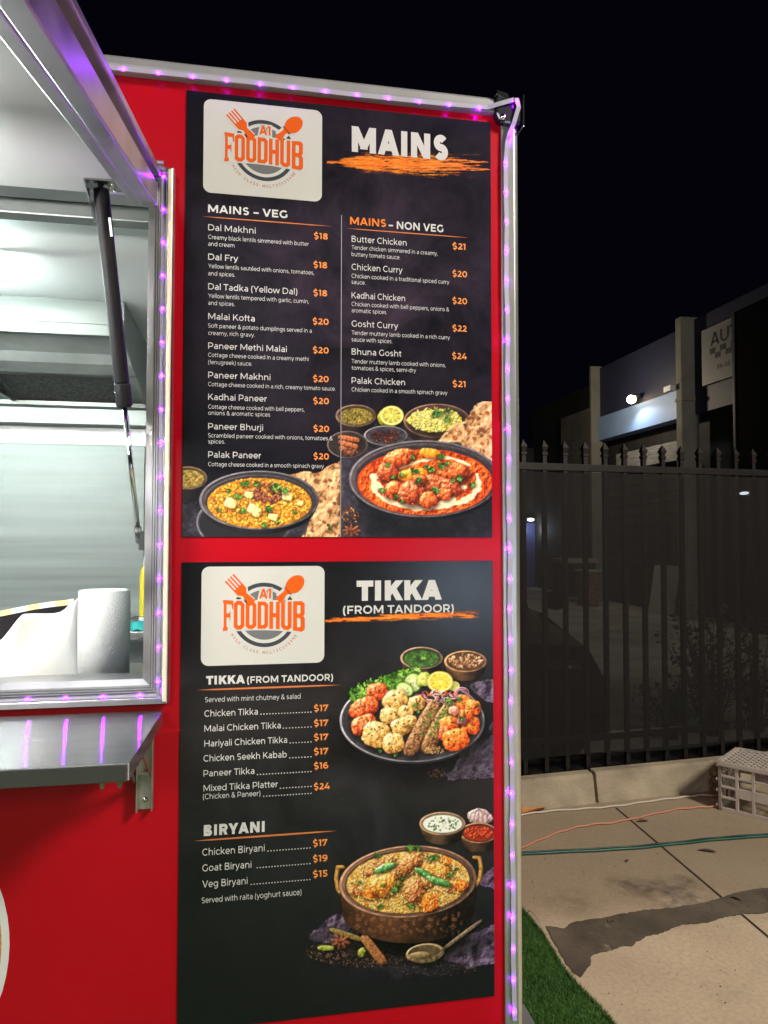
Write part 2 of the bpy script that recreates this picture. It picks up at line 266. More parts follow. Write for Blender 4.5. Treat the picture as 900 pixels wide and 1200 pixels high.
class Canvas:
    def __init__(s, x0, y0, x1, y1, S=4):
        s.x0, s.y0, s.S = x0, y0, S
        s.W, s.H = int((x1 - x0) * S), int((y1 - y0) * S)
        s.c = np.zeros((s.H, s.W, 3)); s.a = np.zeros((s.H, s.W))
        s.Y, s.X = np.mgrid[0:s.H, 0:s.W].astype(float)
        s.X = s.X / S + x0 + .5 / S; s.Y = s.Y / S + y0 + .5 / S
    def win(s, cx, cy, r):
        i0 = max(0, int((cy - r - s.y0) * s.S)); i1 = min(s.H, int((cy + r - s.y0) * s.S) + 2)
        j0 = max(0, int((cx - r - s.x0) * s.S)); j1 = min(s.W, int((cx + r - s.x0) * s.S) + 2)
        if i1 - i0 < 2 or j1 - j0 < 2: return None
        return (slice(i0, i1), slice(j0, j1))
    def put(s, w, m, col):
        m = np.clip(m, 0, 1); s.c[w] = s.c[w] * (1 - m[..., None]) + col * m[..., None]
        s.a[w] = s.a[w] + (1 - s.a[w]) * m
    def dark(s, cx, cy, rx, ry, k, rot=0, soft=1.0, mask=None):          # contact darkness under a thing of the printed picture
        w = s.win(cx, cy, max(rx, ry) * 1.6)
        if w is None: return
        u, v = loc(s.X[w], s.Y[w], cx, cy, rx, ry, rot); r = np.hypot(u, v)
        m = k * (1 - sst(1 - .5 * soft, 1 + .5 * soft, r)); s.c[w] *= (1 - m)[..., None]; s.a[w] = s.a[w] + (1 - s.a[w]) * m * .7
    def blob(s, cx, cy, rx, ry, rot, cols, seed=0, n=2., edge=.12, bump=.5, tex=3., spec=.25, shadow=.55, amb=.18, flat=.0, tvar=.5):
        if shadow: s.dark(cx + .12 * rx, cy + .25 * ry, rx * 1.12, ry * 1.12, shadow, rot, .6)
        R = max(rx, ry) * 1.35; w = s.win(cx, cy, R)
        if w is None: return
        X, Y = s.X[w], s.Y[w]; u, v = loc(X, Y, cx, cy, rx, ry, rot)
        r = (np.abs(u) ** n + np.abs(v) ** n) ** (1 / n)
        r = r * (1 + edge * 2 * nz(X, Y, max(rx, ry) * .7, seed))
        m = 1 - sst(1 - 1.2 / (min(rx, ry) * s.S) - .02, 1 + 1.2 / (min(rx, ry) * s.S), r)
        h = np.sqrt(np.clip(1 - r ** 2, 0, 1)); h = np.where(h > 1 - flat, 1 - flat + (h - 1 + flat) * .2, h)
        n1 = nz(X, Y, tex, seed + 3, NS); n2 = nz(X, Y, tex * .4, seed + 5, NS)
        hh = h * min(rx, ry) * .8 + bump * tex * (n1 + .25 * n2)
        gy, gx = np.gradient(hh, 1 / s.S); nn = 1 / np.sqrt(gx * gx + gy * gy + 1)
        lam = np.clip((-gx * LD[0] - gy * LD[1] + LD[2]) * nn, 0, 1)
        t = amb + (1 - amb) * lam * .85 + tvar * n1 + .3 * tvar * n2
        col = ramp(t, cols)
        sp = np.clip(lam, 0, 1) ** 14 * spec; col = col + sp[..., None] * np.array([255, 245, 225])
        s.put(w, m, col)
    def disc(s, cx, cy, rx, ry, col, rot=0, var=.0, size=4., seed=0, soft=1.):
        w = s.win(cx, cy, max(rx, ry) * 1.1 + 1)
        if w is None: return
        X, Y = s.X[w], s.Y[w]; u, v = loc(X, Y, cx, cy, rx, ry, rot); r = np.hypot(u, v)
        e = soft / (min(rx, ry) * s.S); m = 1 - sst(1 - e, 1 + e, r)
        c = np.array(col, float) * (1 + var * 2 * nz(X, Y, size, seed))[..., None]; s.put(w, m, c)
    def ring(s, cx, cy, rx, ry, t, col, rot=0, lit=.6, seed=0):           # t = width as share of the radius; brighter at the upper left and the front lip
        w = s.win(cx, cy, max(rx, ry) * 1.1 + 1)
        if w is None: return
        X, Y = s.X[w], s.Y[w]; u, v = loc(X, Y, cx, cy, rx, ry, rot); r = np.hypot(u, v); e = 1. / (min(rx, ry) * s.S)
        m = sst(1 - t - e, 1 - t + e, r) * (1 - sst(1 - e, 1 + e, r)); an = np.arctan2(v, u)
        k = .55 + lit * (.5 + .5 * np.cos(an + 2.3)) + .35 * lit * np.clip(np.sin(an), 0, 1) + .5 * nz(X, Y, 5, seed)
        s.put(w, m, np.array(col, float) * k[..., None])
    def bowl(s, cx, cy, rx, ry, depth, body, rim, inner, rot=0, t=.1, base=.62, seed=0):
        w = s.win(cx, cy + depth / 2, max(rx, ry + depth) * 1.15)
        if w is None: return
        X, Y = s.X[w], s.Y[w]; s_ = np.clip((Y - cy) / (depth + ry * base), 0, 1)
        prof = 1 - (1 - base) * s_ ** 1.6                                  # the wall narrows towards the foot
        u = (X - cx) / (rx * prof); low = cy + depth + ry * base * np.sqrt(np.clip(1 - u * u, 0, 1)) * .9
        m = (np.abs(u) < 1) * (Y > cy) * (1 - sst(low - 1, low + .5, Y))
        k = np.clip(.9 - .75 * np.abs(u + .35) ** 1.5, .12, 1) * (1 - .45 * s_) + .55 * nz(X, Y, 6, seed) * .5
        s.put(w, m * 1., np.array(body, float) * np.clip(k, .05, 1.3)[..., None])
        s.disc(cx, cy, rx, ry, inner, rot, .3, 6, seed)
        s.ring(cx, cy, rx, ry, t, rim, rot, .8, seed)
    def grains(s, n, area, lenr, widr, cols, seed=0, rots=None, spec=.2):
        r = np.random.default_rng(seed); k = 0
        while k < n:
            x, y = area(r); L = r.uniform(*lenr); Wd = r.uniform(*widr); ro = r.uniform(0, 3.14) if rots is None else r.uniform(*rots)
            c = np.array(cols[r.integers(len(cols))], float) * r.uniform(.75, 1.15); k += 1
            w = s.win(x, y, L * 1.3)
            if w is None: continue
            X, Y = s.X[w], s.Y[w]; u, v = loc(X, Y, x, y, L, Wd, ro); q = np.hypot(u, v)
            ud, vd = loc(X, Y, x + .35, y + .5, L * 1.1, Wd * 1.25, ro); md = .3 * (1 - sst(.6, 1.2, np.hypot(ud, vd)))
            s.c[w] *= (1 - md)[..., None]
            sh = .68 + .42 * np.sqrt(np.clip(1 - q * q, 0, 1)) + .25 * (-(Y - y)) / max(L, .1) * .4
            s.put(w, 1 - sst(.75, 1.15, q), c * np.clip(sh, 0, 1.3)[..., None])
    def leaf(s, x, y, L, Wd, rot, col, seed=0):
        w = s.win(x, y, L * 1.4)
        if w is None: return
        X, Y = s.X[w], s.Y[w]; u, v = loc(X, Y, x, y, L, Wd, rot); r = np.hypot(u, v * (1 + .35 * np.sin(u * 7 + seed)))
        r = r * (1 + .5 * nz(X, Y, L * .5, seed)); k = .75 + .35 * nz(X, Y, 1.5, seed) * 2 - .3 * v + .35 * np.exp(-(v * 5) ** 2)
        s.put(w, 1 - sst(.85, 1.1, r), np.array(col, float) * np.clip(k, .3, 1.5)[..., None])
    def sprig(s, x, y, R, n=5, cols=((58, 108, 36), (84, 138, 48), (36, 74, 28), (118, 164, 70)), seed=0):
        r = np.random.default_rng(int(seed + x * 7 + y * 13))
        s.dark(x + R * .1, y + R * .25, R * 1.1, R * .8, .45)
        for k in range(n):
            a = r.uniform(0, 6.28); d = r.uniform(0, R * .7); L = R * r.uniform(.35, .62)
            s.leaf(x + d * np.cos(a), y + d * np.sin(a) * .7, L, L * r.uniform(.45, .75), r.uniform(0, 3.14), cols[r.integers(len(cols))], r.integers(99))
    def stroke(s, pts, width, col, seed=0, rough=.5, var=.1, amax=1., wfun=None):
        pts = np.array(pts, float); N = max(24, int(np.hypot(*np.diff(pts, axis=0).T).sum() * 2.5)); t = np.linspace(0, 1, N); tt = np.linspace(0, 1, len(pts))
        xs, ys = np.interp(t, tt, pts[:, 0]), np.interp(t, tt, pts[:, 1])
        for i in range(N):
            wd = width * (wfun(t[i]) if wfun else 1); wd *= 1 + rough * 2 * float(nz(np.array([xs[i]]), np.array([ys[i]]), 5, seed)[0])
            if wd > .15: s.disc(xs[i], ys[i], wd, wd * .8, col, 0, var, 3, seed, 1.2)
    def stick(s, p, q, wd, cols, seed=0, spec=.2, taper=0., tex=2.):
        (x0, y0), (x1, y1) = p, q; L = math.hypot(x1 - x0, y1 - y0) / 2; s.blob((x0 + x1) / 2, (y0 + y1) / 2, L + wd * .4, wd, math.atan2(y1 - y0, x1 - x0), cols, seed, n=3.2, edge=.06, bump=.45, tex=tex, spec=spec)
    def bread(s, poly, seed=0, cols=((104, 64, 36), (172, 122, 78), (206, 160, 112), (228, 194, 150))):
        P_ = np.array(poly, float); c = P_.mean(0); w = s.win(c[0], c[1], np.abs(P_ - c).max() + 3)
        if w is None: return
        X, Y = s.X[w], s.Y[w]; X2 = X + 4 * nz(X, Y, 9, seed); Y2 = Y + 4 * nz(X, Y, 9, seed + 9)
        ins = np.zeros(X.shape, bool); j = len(P_) - 1
        for i in range(len(P_)):
            xi, yi = P_[i]; xj, yj = P_[j]
            ins ^= ((yi > Y2) != (yj > Y2)) & (X2 < (xj - xi) * (Y2 - yi) / (yj - yi + 1e-9) + xi); j = i
        m = blur(ins.astype(float), 2); edge = blur(ins.astype(float), 10)
        h = 5 * nz(X, Y, 9, seed + 2, NS) + .8 * nz(X, Y, 3, seed + 3, NS); gy, gx = np.gradient(h, 1 / s.S)
        t = .62 - .8 * (gx * .5 + gy * .6) + .2 * nz(X, Y, 14, seed + 5)
        t = t - .5 * sst(.1, .32, nz(X, Y, 8, seed + 6, NS)) - .5 * sst(.24, .4, nz(X, Y, 4.5, seed + 8, NS)) + .25 * (1 - edge)
        s.put(w, m, ramp(t, cols))
    def cloth(s, poly, cols, seed=0):
        s.bread(poly, seed, cols)
    def slice_(s, x, y, rx, ry, rim, flesh, rot=0, seg=9):
        s.dark(x + 1, y + 1.5, rx * 1.1, ry * 1.1, .5); s.disc(x, y, rx, ry, rim, rot, .15, 3); s.disc(x, y, rx * .9, ry * .9, (238, 226, 160), rot)
        w = s.win(x, y, rx * 1.1); X, Y = s.X[w], s.Y[w]; u, v = loc(X, Y, x, y, rx * .82, ry * .82, rot); r = np.hypot(u, v); a = np.arctan2(v, u)
        m = (1 - sst(.93, 1., r)) * sst(.1, .16, r) * sst(.06, .22, np.abs(np.sin(a * seg / 2)) * (r + .2))
        s.put(w, m, np.array(flesh, float) * (.95 + .5 * nz(X, Y, 2, 3) + .12 * (1 - r))[..., None])
    def out(s):
        k = s.S
        a = s.a[:s.H // k * k, :s.W // k * k]; return s.c, s.a
def loc(X, Y, cx, cy, rx, ry, rot):
    dx, dy = X - cx, Y - cy; c, s_ = math.cos(rot), math.sin(rot)
    return (dx * c + dy * s_) / rx, (-dx * s_ + dy * c) / ry
def blur(a, n):
    k = np.ones(n * 2 + 1) / (n * 2 + 1)
    p = np.pad(a, n, mode='edge')
    p = np.apply_along_axis(lambda r: np.convolve(r, k, 'valid'), 0, p)
    return np.apply_along_axis(lambda r: np.convolve(r, k, 'valid'), 1, p)
def in_ell(cx, cy, rx, ry, rot=0, pw=.5):
    def f(r):
        a = r.uniform(0, 6.2832); d = r.random() ** pw; u, v = rx * d * math.cos(a), ry * d * math.sin(a)
        return cx + u * math.cos(rot) - v * math.sin(rot), cy + u * math.sin(rot) + v * math.cos(rot)
    return f
SLATE = ((22, 20, 26), (40, 37, 45), (66, 60, 72), (96, 88, 102))
def slate(c, ytop, full, k=.9, seed=0):          # the dark stone table top of the picture, fading into the board's dark print upwards
    n = nz(c.X, c.Y, 14, seed) + .5 * nz(c.X, c.Y, 3, seed + 2); c.c[:] = ramp(.38 + .6 * n, SLATE); c.a[:] = k * sst(ytop, full, c.Y)

def paint_curries():
    c = Canvas(213, 462, 580, 634); slate(c, 545, 600, .95, 3)
    # --- yellow lentil side
    c.bowl(220, 560, 23, 13.5, 22, (52, 44, 44), (120, 92, 74), (60, 48, 30), t=.12, seed=2); c.disc(220, 561, 19, 10.3, (150, 128, 58), 0, .5, 3, 4)
    for k in range(26): c.blob(*in_ell(220, 561, 16, 8)(RG), 2.2, 1.5, 0, ((90, 60, 20), (150, 120, 50), (200, 170, 90)), k, shadow=.2)
    c.bread([(338, 557), (356, 552), (372, 554), (385, 545), (400, 540), (404, 600), (370, 606), (350, 580)], 1)
    c.bread([(352, 634), (368, 600), (404, 590), (404, 640)], 4)
    for (x, y) in ((372, 556), (387, 563), (392, 590), (380, 612), (366, 622)): c.disc(x, y, 2.6, 1.9, (128, 70, 36), .4, .3, 2)
    c.leaf(386, 618, 5, 1.8, 1.1, (52, 78, 36), 3)
    c.ring(286, 612, 56, 34, .04, (120, 116, 122), 0, .5); c.disc(286, 613, 52, 31, (30, 28, 32))
    c.bowl(303.5, 586, 70, 34.5, 22, (46, 44, 50), (98, 92, 98), (40, 37, 40), t=.045, base=.6, seed=3)
    c.ring(303.5, 587.5, 66, 31.5, .05, (70, 64, 66), 0, .6)
    c.disc(304, 589.5, 61, 29.5, (186, 122, 28), 0, .5, 5, 1)
    A = in_ell(304, 589.5, 59, 28)
    Y1 = [((110, 62, 12), (206, 140, 28), (244, 196, 84)), ((120, 70, 14), (220, 162, 40), (250, 216, 110)), ((128, 52, 12), (206, 104, 22), (238, 158, 60)), ((130, 74, 14), (206, 132, 30), (238, 180, 70))]
    for k in range(620):
        x, y = A(RG); c.blob(x, y, RG.uniform(1.2, 3.), RG.uniform(.9, 2.1), RG.uniform(0, 3), Y1[RG.integers(4)], k, shadow=.28, spec=.35, tex=1.5)
    c.grains(260, A, (.5, 1.), (.4, .7), [(120, 50, 16), (90, 100, 34), (160, 60, 18)], 5)
    for k in range(90): c.blob(*in_ell(313, 578, 19, 12)(RG), RG.uniform(1.6, 3.2), RG.uniform(1.2, 2.2), RG.uniform(0, 3), ((50, 20, 16), (122, 58, 40), (176, 104, 76)), k, shadow=.4)
    for (x, y, a, b, ro) in ((270, 590, 7, 6, .3), (298, 598, 8.5, 6, .5), (337, 582, 6.5, 5, .2), (292, 580, 5, 4, .1), (320, 606, 6, 4, .2), (352, 590, 4, 3, 0)):
        c.blob(x, y, a, b, ro, ((150, 100, 40), (232, 204, 120), (250, 238, 190)), int(x), n=3.5, flat=.35, tex=2)
    for (x, y, r) in ((279, 581, 6), (287, 567, 6), (301, 567, 5), (321, 570, 7), (333, 575, 6), (315, 597, 5.5), (284, 598, 5), (310, 615, 5), (256, 598, 3), (345, 600, 3), (268, 575, 3), (325, 612, 3)): c.sprig(x, y, r, 7)
    # --- red curry side
    w = (slice(None), slice(int((399.5 - 213) * 4), None)); n = nz(c.X[w], c.Y[w], 16, 8) + .5 * nz(c.X[w], c.Y[w], 3, 9)
    c.put(w, .92 * sst(470, 512, c.Y[w]), ramp(.4 + .7 * n, SLATE))
    c.bowl(417, 487, 24, 13, 16, (58, 44, 42), (112, 84, 74), (52, 40, 28), t=.1, seed=4); c.disc(417, 488, 20, 9.6, (112, 96, 38), 0, .5, 3, 6)
    c.grains(60, in_ell(417, 488, 18, 8), (.6, 1.6), (.4, .8), [(170, 140, 60), (90, 74, 20), (200, 170, 90)], 8)
    c.blob(455, 490, 13, 11, 0, ((90, 80, 10), (178, 160, 30), (224, 208, 80)), 3, shadow=.6); c.slice_(459, 487, 14.2, 11.6, (196, 176, 50), (176, 164, 60))
    c.bowl(512, 493, 39, 20, 18, (70, 48, 40), (116, 84, 70), (66, 46, 36), t=.06, seed=7)
    c.blob(510, 493, 32, 14, 0, ((120, 100, 20), (206, 186, 70), (238, 224, 130)), 5, shadow=.5, bump=.9)
    c.grains(420, in_ell(510, 492, 31, 14, 0, .6), (1.4, 2.6), (.5, .8), [(236, 222, 110), (246, 236, 150), (214, 190, 70), (240, 230, 130)], 9)
    for (x, y, r) in ((513, 484, 6), (524, 482, 5), (524, 491, 5), (508, 487, 4)): c.sprig(x, y, r, 6)
    c.bread([(513, 517), (528, 500), (545, 493), (552, 480), (566, 469), (582, 472), (582, 540), (560, 528), (540, 520)], 7)
    c.bread([(541, 522), (552, 500), (566, 496), (582, 504), (582, 542)], 9)
    for (x, y, a) in ((533, 513, 3.6), (549, 505, 3), (565, 520, 2.6), (556, 514, 3), (571, 484, 3), (561, 497, 2), (575, 512, 3)): c.disc(x, y, a, a * .75, (150, 84, 40), .6, .4, 2)
    c.leaf(545, 498, 2.4, 1.4, .6, (70, 60, 40))
    c.bowl(452, 510.5, 25.5, 11.5, 11, (44, 40, 46), (128, 118, 122), (52, 50, 56), t=.07, seed=8)
    c.grains(130, in_ell(452, 511, 18, 7), (1.4, 3.), (.6, 1.), [(92, 42, 34), (60, 26, 22), (122, 66, 52), (46, 20, 18)], 11)
    c.bowl(407, 521, 24, 16, 8, (40, 34, 36), (92, 78, 76), (40, 32, 30), t=.08, seed=9)
    for (p, q) in (((398, 512), (420, 516)), ((398, 518), (419, 524)), ((399, 524), (412, 532))): c.stick(p, q, 3.2, ((70, 26, 12), (158, 80, 44), (204, 130, 84)), int(p[1]))
    for k in range(24): c.blob(*in_ell(409, 530, 10, 4)(RG), 2, 1.3, RG.uniform(0, 3), ((40, 18, 12), (104, 52, 36), (150, 90, 60)), k, shadow=.3)
    c.dark(500, 606, 86, 34, .6)
    c.bowl(497, 561, 88, 45, 24, (40, 40, 46), (100, 92, 96), (46, 40, 44), t=.035, base=.64, seed=5); c.ring(497, 562, 85, 42.5, .05, (66, 58, 60), 0, .7)
    c.disc(498, 565, 79.5, 38.8, (176, 56, 14), 0, .25, 9, 2)
    w = c.win(498, 565, 80); X, Y = c.X[w], c.Y[w]; u, v = loc(X, Y, 498, 565, 79, 38.5, 0); r = np.hypot(u, v)
    h = 2.4 * nz(X, Y, 5, 31, NS) + .7 * nz(X, Y, 1.8, 33, NS); gy, gx = np.gradient(h, 1 / c.S)
    c.put(w, 1 - sst(.97, 1., r), ramp(.52 - .7 * (gx + gy) + .5 * nz(X, Y, 12, 35), ((120, 26, 8), (182, 54, 14), (214, 86, 24), (240, 140, 60))))
    c.grains(300, in_ell(498, 565, 77, 37), (.5, 1.1), (.4, .7), [(150, 30, 10), (226, 110, 40), (120, 24, 8)], 12)
    cr = (238, 206, 166)
    ang = np.radians(np.linspace(205, 8, 40)); c.stroke([(499 + 62 * math.cos(a), 568 + 27 * math.sin(a)) for a in ang], 2.6, cr, 2, .9, .12)
    c.stroke([(436, 556), (440, 566), (447, 573), (456, 580)], 3., cr, 4, .8); c.stroke([(468, 549), (490, 541), (512, 536), (530, 537), (550, 545)], 1.7, cr, 6, .8)
    c.stroke([(484, 596), (502, 595), (520, 589), (532, 585)], 3.1, cr, 8, .6); c.stroke([(559, 556), (561, 566), (556, 576)], 2.4, cr, 9, .8); c.disc(543, 571, 4.4, 2.6, cr, 0, .1)
    RED = ((74, 16, 6), (164, 54, 18), (214, 104, 44), (240, 160, 96)); DR = ((60, 12, 6), (140, 44, 18), (188, 86, 44), (226, 144, 96)); YL = ((150, 60, 8), (224, 128, 24), (246, 178, 60))
    for i, (x, y, a, b, ro, cl) in enumerate(((504, 531, 12, 6, .1, YL), (467, 537, 17, 10, -.3, RED), (484, 556, 19, 7, -.15, YL), (454, 553, 12, 11, .2, DR), (532, 553, 17, 11, .1, RED), (512, 567, 14, 10, .3, DR), (461, 574, 12, 10, -.4, RED), (528, 570, 12, 9, .2, DR), (482, 577, 15, 15, .1, DR), (502, 586, 11, 10, -.5, RED), (521, 579, 9, 7, .1, RED), (492, 562, 9, 6, .4, RED))):
        c.blob(x, y, a, b, ro, cl, i * 3 + 1, n=2.5, edge=.15, bump=.55, tex=3.4, spec=.45)
    for (x, y, r) in ((484, 536, 4), (516, 535, 5), (454, 544, 4), (486, 552, 5), (461, 559, 4.5), (472, 557, 4), (491, 563, 5.5), (506, 550, 5), (518, 545, 6), (524, 543, 4), (539, 560, 6), (553, 568, 5), (464, 581, 4), (471, 588, 3.5), (511, 574, 5), (448, 574, 4.5), (500, 547, 4), (531, 563, 4)): c.sprig(x, y, r, 6)
    for k in range(8):
        a = k * math.pi / 4; c.blob(412 + 6 * math.cos(a), 622 + 4 * math.sin(a), 5, 1.7, math.atan2(4 * math.sin(a), 6 * math.cos(a)), ((40, 18, 12), (104, 50, 30), (160, 96, 60)), k, shadow=.3)
    c.grains(60, in_ell(411, 604, 11, 9), (.5, 1.8), (.4, 1.), [(150, 92, 50), (120, 50, 24), (90, 60, 40), (200, 140, 80)], 14)
    w = (slice(None), slice(int((398.6 - 213) * 4), int((399.6 - 213) * 4))); c.a[w] = 0
    return c

def paint_platter():
    c = Canvas(384, 750, 582, 926)
    CL = ((30, 24, 32), (58, 48, 60), (92, 78, 94), (124, 110, 126))
    c.cloth([(549, 806), (556, 799), (582, 796), (582, 824), (566, 820)], CL, 3); c.cloth([(522, 916), (540, 884), (556, 872), (582, 858), (582, 912), (556, 912)], CL, 5); c.cloth([(572, 852), (582, 840), (582, 868)], CL, 7)
    c.grains(240, in_ell(550, 908, 32, 5), (1, 3), (.3, .5), [(92, 80, 94), (70, 60, 74), (120, 106, 122)], 2); c.grains(90, in_ell(512, 906, 11, 5), (.6, 1.5), (.5, 1), [(96, 60, 46), (60, 36, 30), (130, 88, 66)], 4)
    c.dark(490, 862, 92, 48, .8)
    c.bowl(545.5, 775, 25, 12.5, 17, (150, 100, 58), (176, 128, 84), (70, 46, 28), t=.1, seed=2)
    for k in range(90): c.blob(*in_ell(545.5, 774.5, 19.5, 8)(RG), RG.uniform(1.5, 2.6), RG.uniform(1.1, 1.7), RG.uniform(0, 3), (((90, 54, 30), (186, 138, 92), (232, 200, 160)), ((70, 36, 20), (146, 92, 56), (206, 160, 116)))[k % 2], k, shadow=.35)
    c.bowl(494, 771, 25, 13, 18, (104, 74, 56), (150, 120, 96), (40, 42, 26), t=.1, seed=4); c.disc(494, 772, 20.5, 9.6, (58, 92, 34), 0, .5, 3, 6); c.grains(50, in_ell(494, 772, 18, 8), (.5, 1.2), (.4, .7), [(90, 130, 50), (40, 70, 24)], 6); c.sprig(494, 770, 5.5, 9, ((120, 164, 70), (160, 196, 100), (90, 140, 50)))
    c.disc(483, 847, 85, 49, (24, 23, 26), 0); c.disc(483, 844, 85, 49, (46, 44, 48), 0, .3, 8); c.ring(483, 844, 85, 49, .028, (134, 128, 132), 0, .9); c.disc(483, 845, 76, 42, (34, 32, 35), 0, .35, 6)
    for k in range(260):
        t = RG.random(); x = 414 + 74 * t + RG.uniform(-7, 7); y = 818 - 26 * t ** .75 + RG.uniform(-9, 12)
        L = RG.uniform(2.2, 5.5); c.leaf(x, y, L, L * RG.uniform(.4, .8), RG.uniform(0, 3.14), ((86, 140, 36), (122, 174, 56), (56, 104, 28), (150, 196, 84), (40, 78, 22))[RG.integers(5)], k)
    def cuke(x, y, a, b, ro):
        c.dark(x + 1, y + 1.5, a * 1.1, b * 1.1, .5, ro); c.disc(x, y, a, b, (66, 104, 36), ro); c.disc(x, y, a * .88, b * .88, (186, 204, 124), ro, .15, 2); c.disc(x, y, a * .55, b * .55, (206, 216, 150), ro, .2, 2)
        c.grains(10, in_ell(x, y, a * .5, b * .5), (.8, 1.3), (.4, .5), [(226, 228, 180), (166, 186, 104)], int(x))
    cuke(484, 800, 11, 12, .3); cuke(474, 808, 11, 8.5, .5); c.blob(497, 796, 8, 9, .5, ((90, 104, 20), (170, 182, 60), (222, 220, 120)), 3); c.disc(499, 798, 5, 6, (206, 206, 110), .5, .2, 2)
    c.slice_(532, 804, 7, 6, (140, 150, 40), (200, 196, 90)); c.slice_(515.6, 799, 15.4, 12.6, (206, 170, 30), (226, 184, 44), 0, 10)
    for k in range(70):
        x, y = in_ell(515, 815, 26, 7)(RG); a = RG.uniform(0, 3.1); R = RG.uniform(4, 9)
        c.stroke([(x + R * math.cos(a + t), y + R * .55 * math.sin(a + t)) for t in np.linspace(0, 1.2, 5)], .55, ((226, 168, 160), (236, 206, 196), (190, 96, 96), (220, 90, 40), (170, 70, 90))[RG.integers(5)], k, .2)
    c.ring(541, 812, 9, 7, .2, (210, 150, 160)); c.ring(541, 812, 6.5, 5, .25, (190, 110, 130))
    RT = ((84, 18, 8), (182, 56, 22), (222, 104, 50), (244, 170, 116)); ML = ((112, 66, 22), (190, 138, 66), (218, 176, 102), (238, 210, 156)); SK = ((40, 20, 10), (98, 60, 34), (146, 100, 62), (190, 146, 100)); PN = ((120, 30, 8), (212, 78, 20), (240, 124, 44), (250, 180, 96))
    def chunk(x, y, a, b, ro, cl, sd, n=2.4, char=1):
        c.blob(x, y, a, b, ro, cl, sd, n=n, edge=.1, bump=.5, tex=3.4, spec=.3, tvar=.6)
        for k in range(int(a * char)):
            px, py = in_ell(x, y, a * .75, b * .75, ro)(RG); c.disc(px, py, RG.uniform(.5, 1.7), RG.uniform(.4, 1.), (70, 34, 14), RG.uniform(0, 3), .5, 1.5, k, 2.)
    for i, q in enumerate(((442, 811, 13, 11, -.2, RT), (427, 829, 18, 12, -.35, RT), (426, 849, 16, 11, -.45, RT))): chunk(*q, i + 2, char=.9)
    for i, q in enumerate(((463, 821, 15, 12, -.6, ML), (488, 824, 10, 9, -.3, ML), (457, 839, 12, 10, .1, ML), (475, 835, 9, 8.5, .3, ML), (441, 860, 16, 15.5, .3, ML), (471, 851, 13, 10, -.3, ML), (461, 871, 13, 12, -.2, ML), (481, 845, 7, 7, 0, ML))): chunk(*q, i + 12, 2.8, .6)
    for (p, q, sd) in (((511, 824), (479, 882), 3), ((529, 825), (500, 878), 5)):
        c.stick(p, q, 9.6, SK, sd, .25, tex=2.4)
        for k in range(60):
            t = RG.random(); x = p[0] + (q[0] - p[0]) * t + RG.normal() * 3; y = p[1] + (q[1] - p[1]) * t + RG.normal() * 3; c.disc(x, y, RG.uniform(.5, 1.3), RG.uniform(.4, .9), ((52, 28, 14), (190, 140, 80), (40, 22, 12))[k % 3], 0, .3, 1, k, 2.)
    for k in range(46): t = RG.random(); c.leaf(529 - 26 * t + RG.normal() * 4, 826 + 36 * t + RG.normal() * 3, 1.9, 1.1, RG.uniform(0, 3), ((60, 104, 34), (96, 138, 54), (150, 150, 60))[k % 3], k)
    for k in range(14): t = RG.random(); c.leaf(508 - 14 * t + RG.normal() * 3, 832 + 20 * t, 1.6, 1., RG.uniform(0, 3), (90, 124, 46), k)
    for i, q in enumerate(((543, 823, 8, 9, .2, PN), (554, 829, 9, 9, .1, PN), (526, 849, 11, 10, -.3, PN), (551, 849, 11, 11, .2, PN), (545, 838, 9, 7, .1, PN), (520, 859, 6, 9, .2, RT), (534, 866, 15, 12.5, -.2, PN))): chunk(*q, i + 30, 3.4, .9)
    c.blob(532, 833, 6.5, 6, 0, ((120, 50, 40), (206, 128, 100), (240, 190, 160)), 4); c.blob(541, 845, 6, 5, 0, ((80, 40, 40), (150, 90, 80), (206, 160, 140)), 5)
    for (x, y, r) in ((541, 842, 4), (487, 826, 4), (490, 834, 3.4), (445, 880, 4), (463, 885, 4), (526, 822, 5), (538, 819, 4), (560, 826, 3)): c.sprig(x, y, r, 6)
    c.grains(60, in_ell(509, 879, 12, 4), (.8, 1.8), (.6, 1), [(190, 150, 90), (150, 110, 60)], 9); c.grains(120, in_ell(470, 850, 50, 30), (.4, .8), (.3, .6), [(110, 90, 30), (70, 90, 30), (150, 60, 20)], 10)
    return c

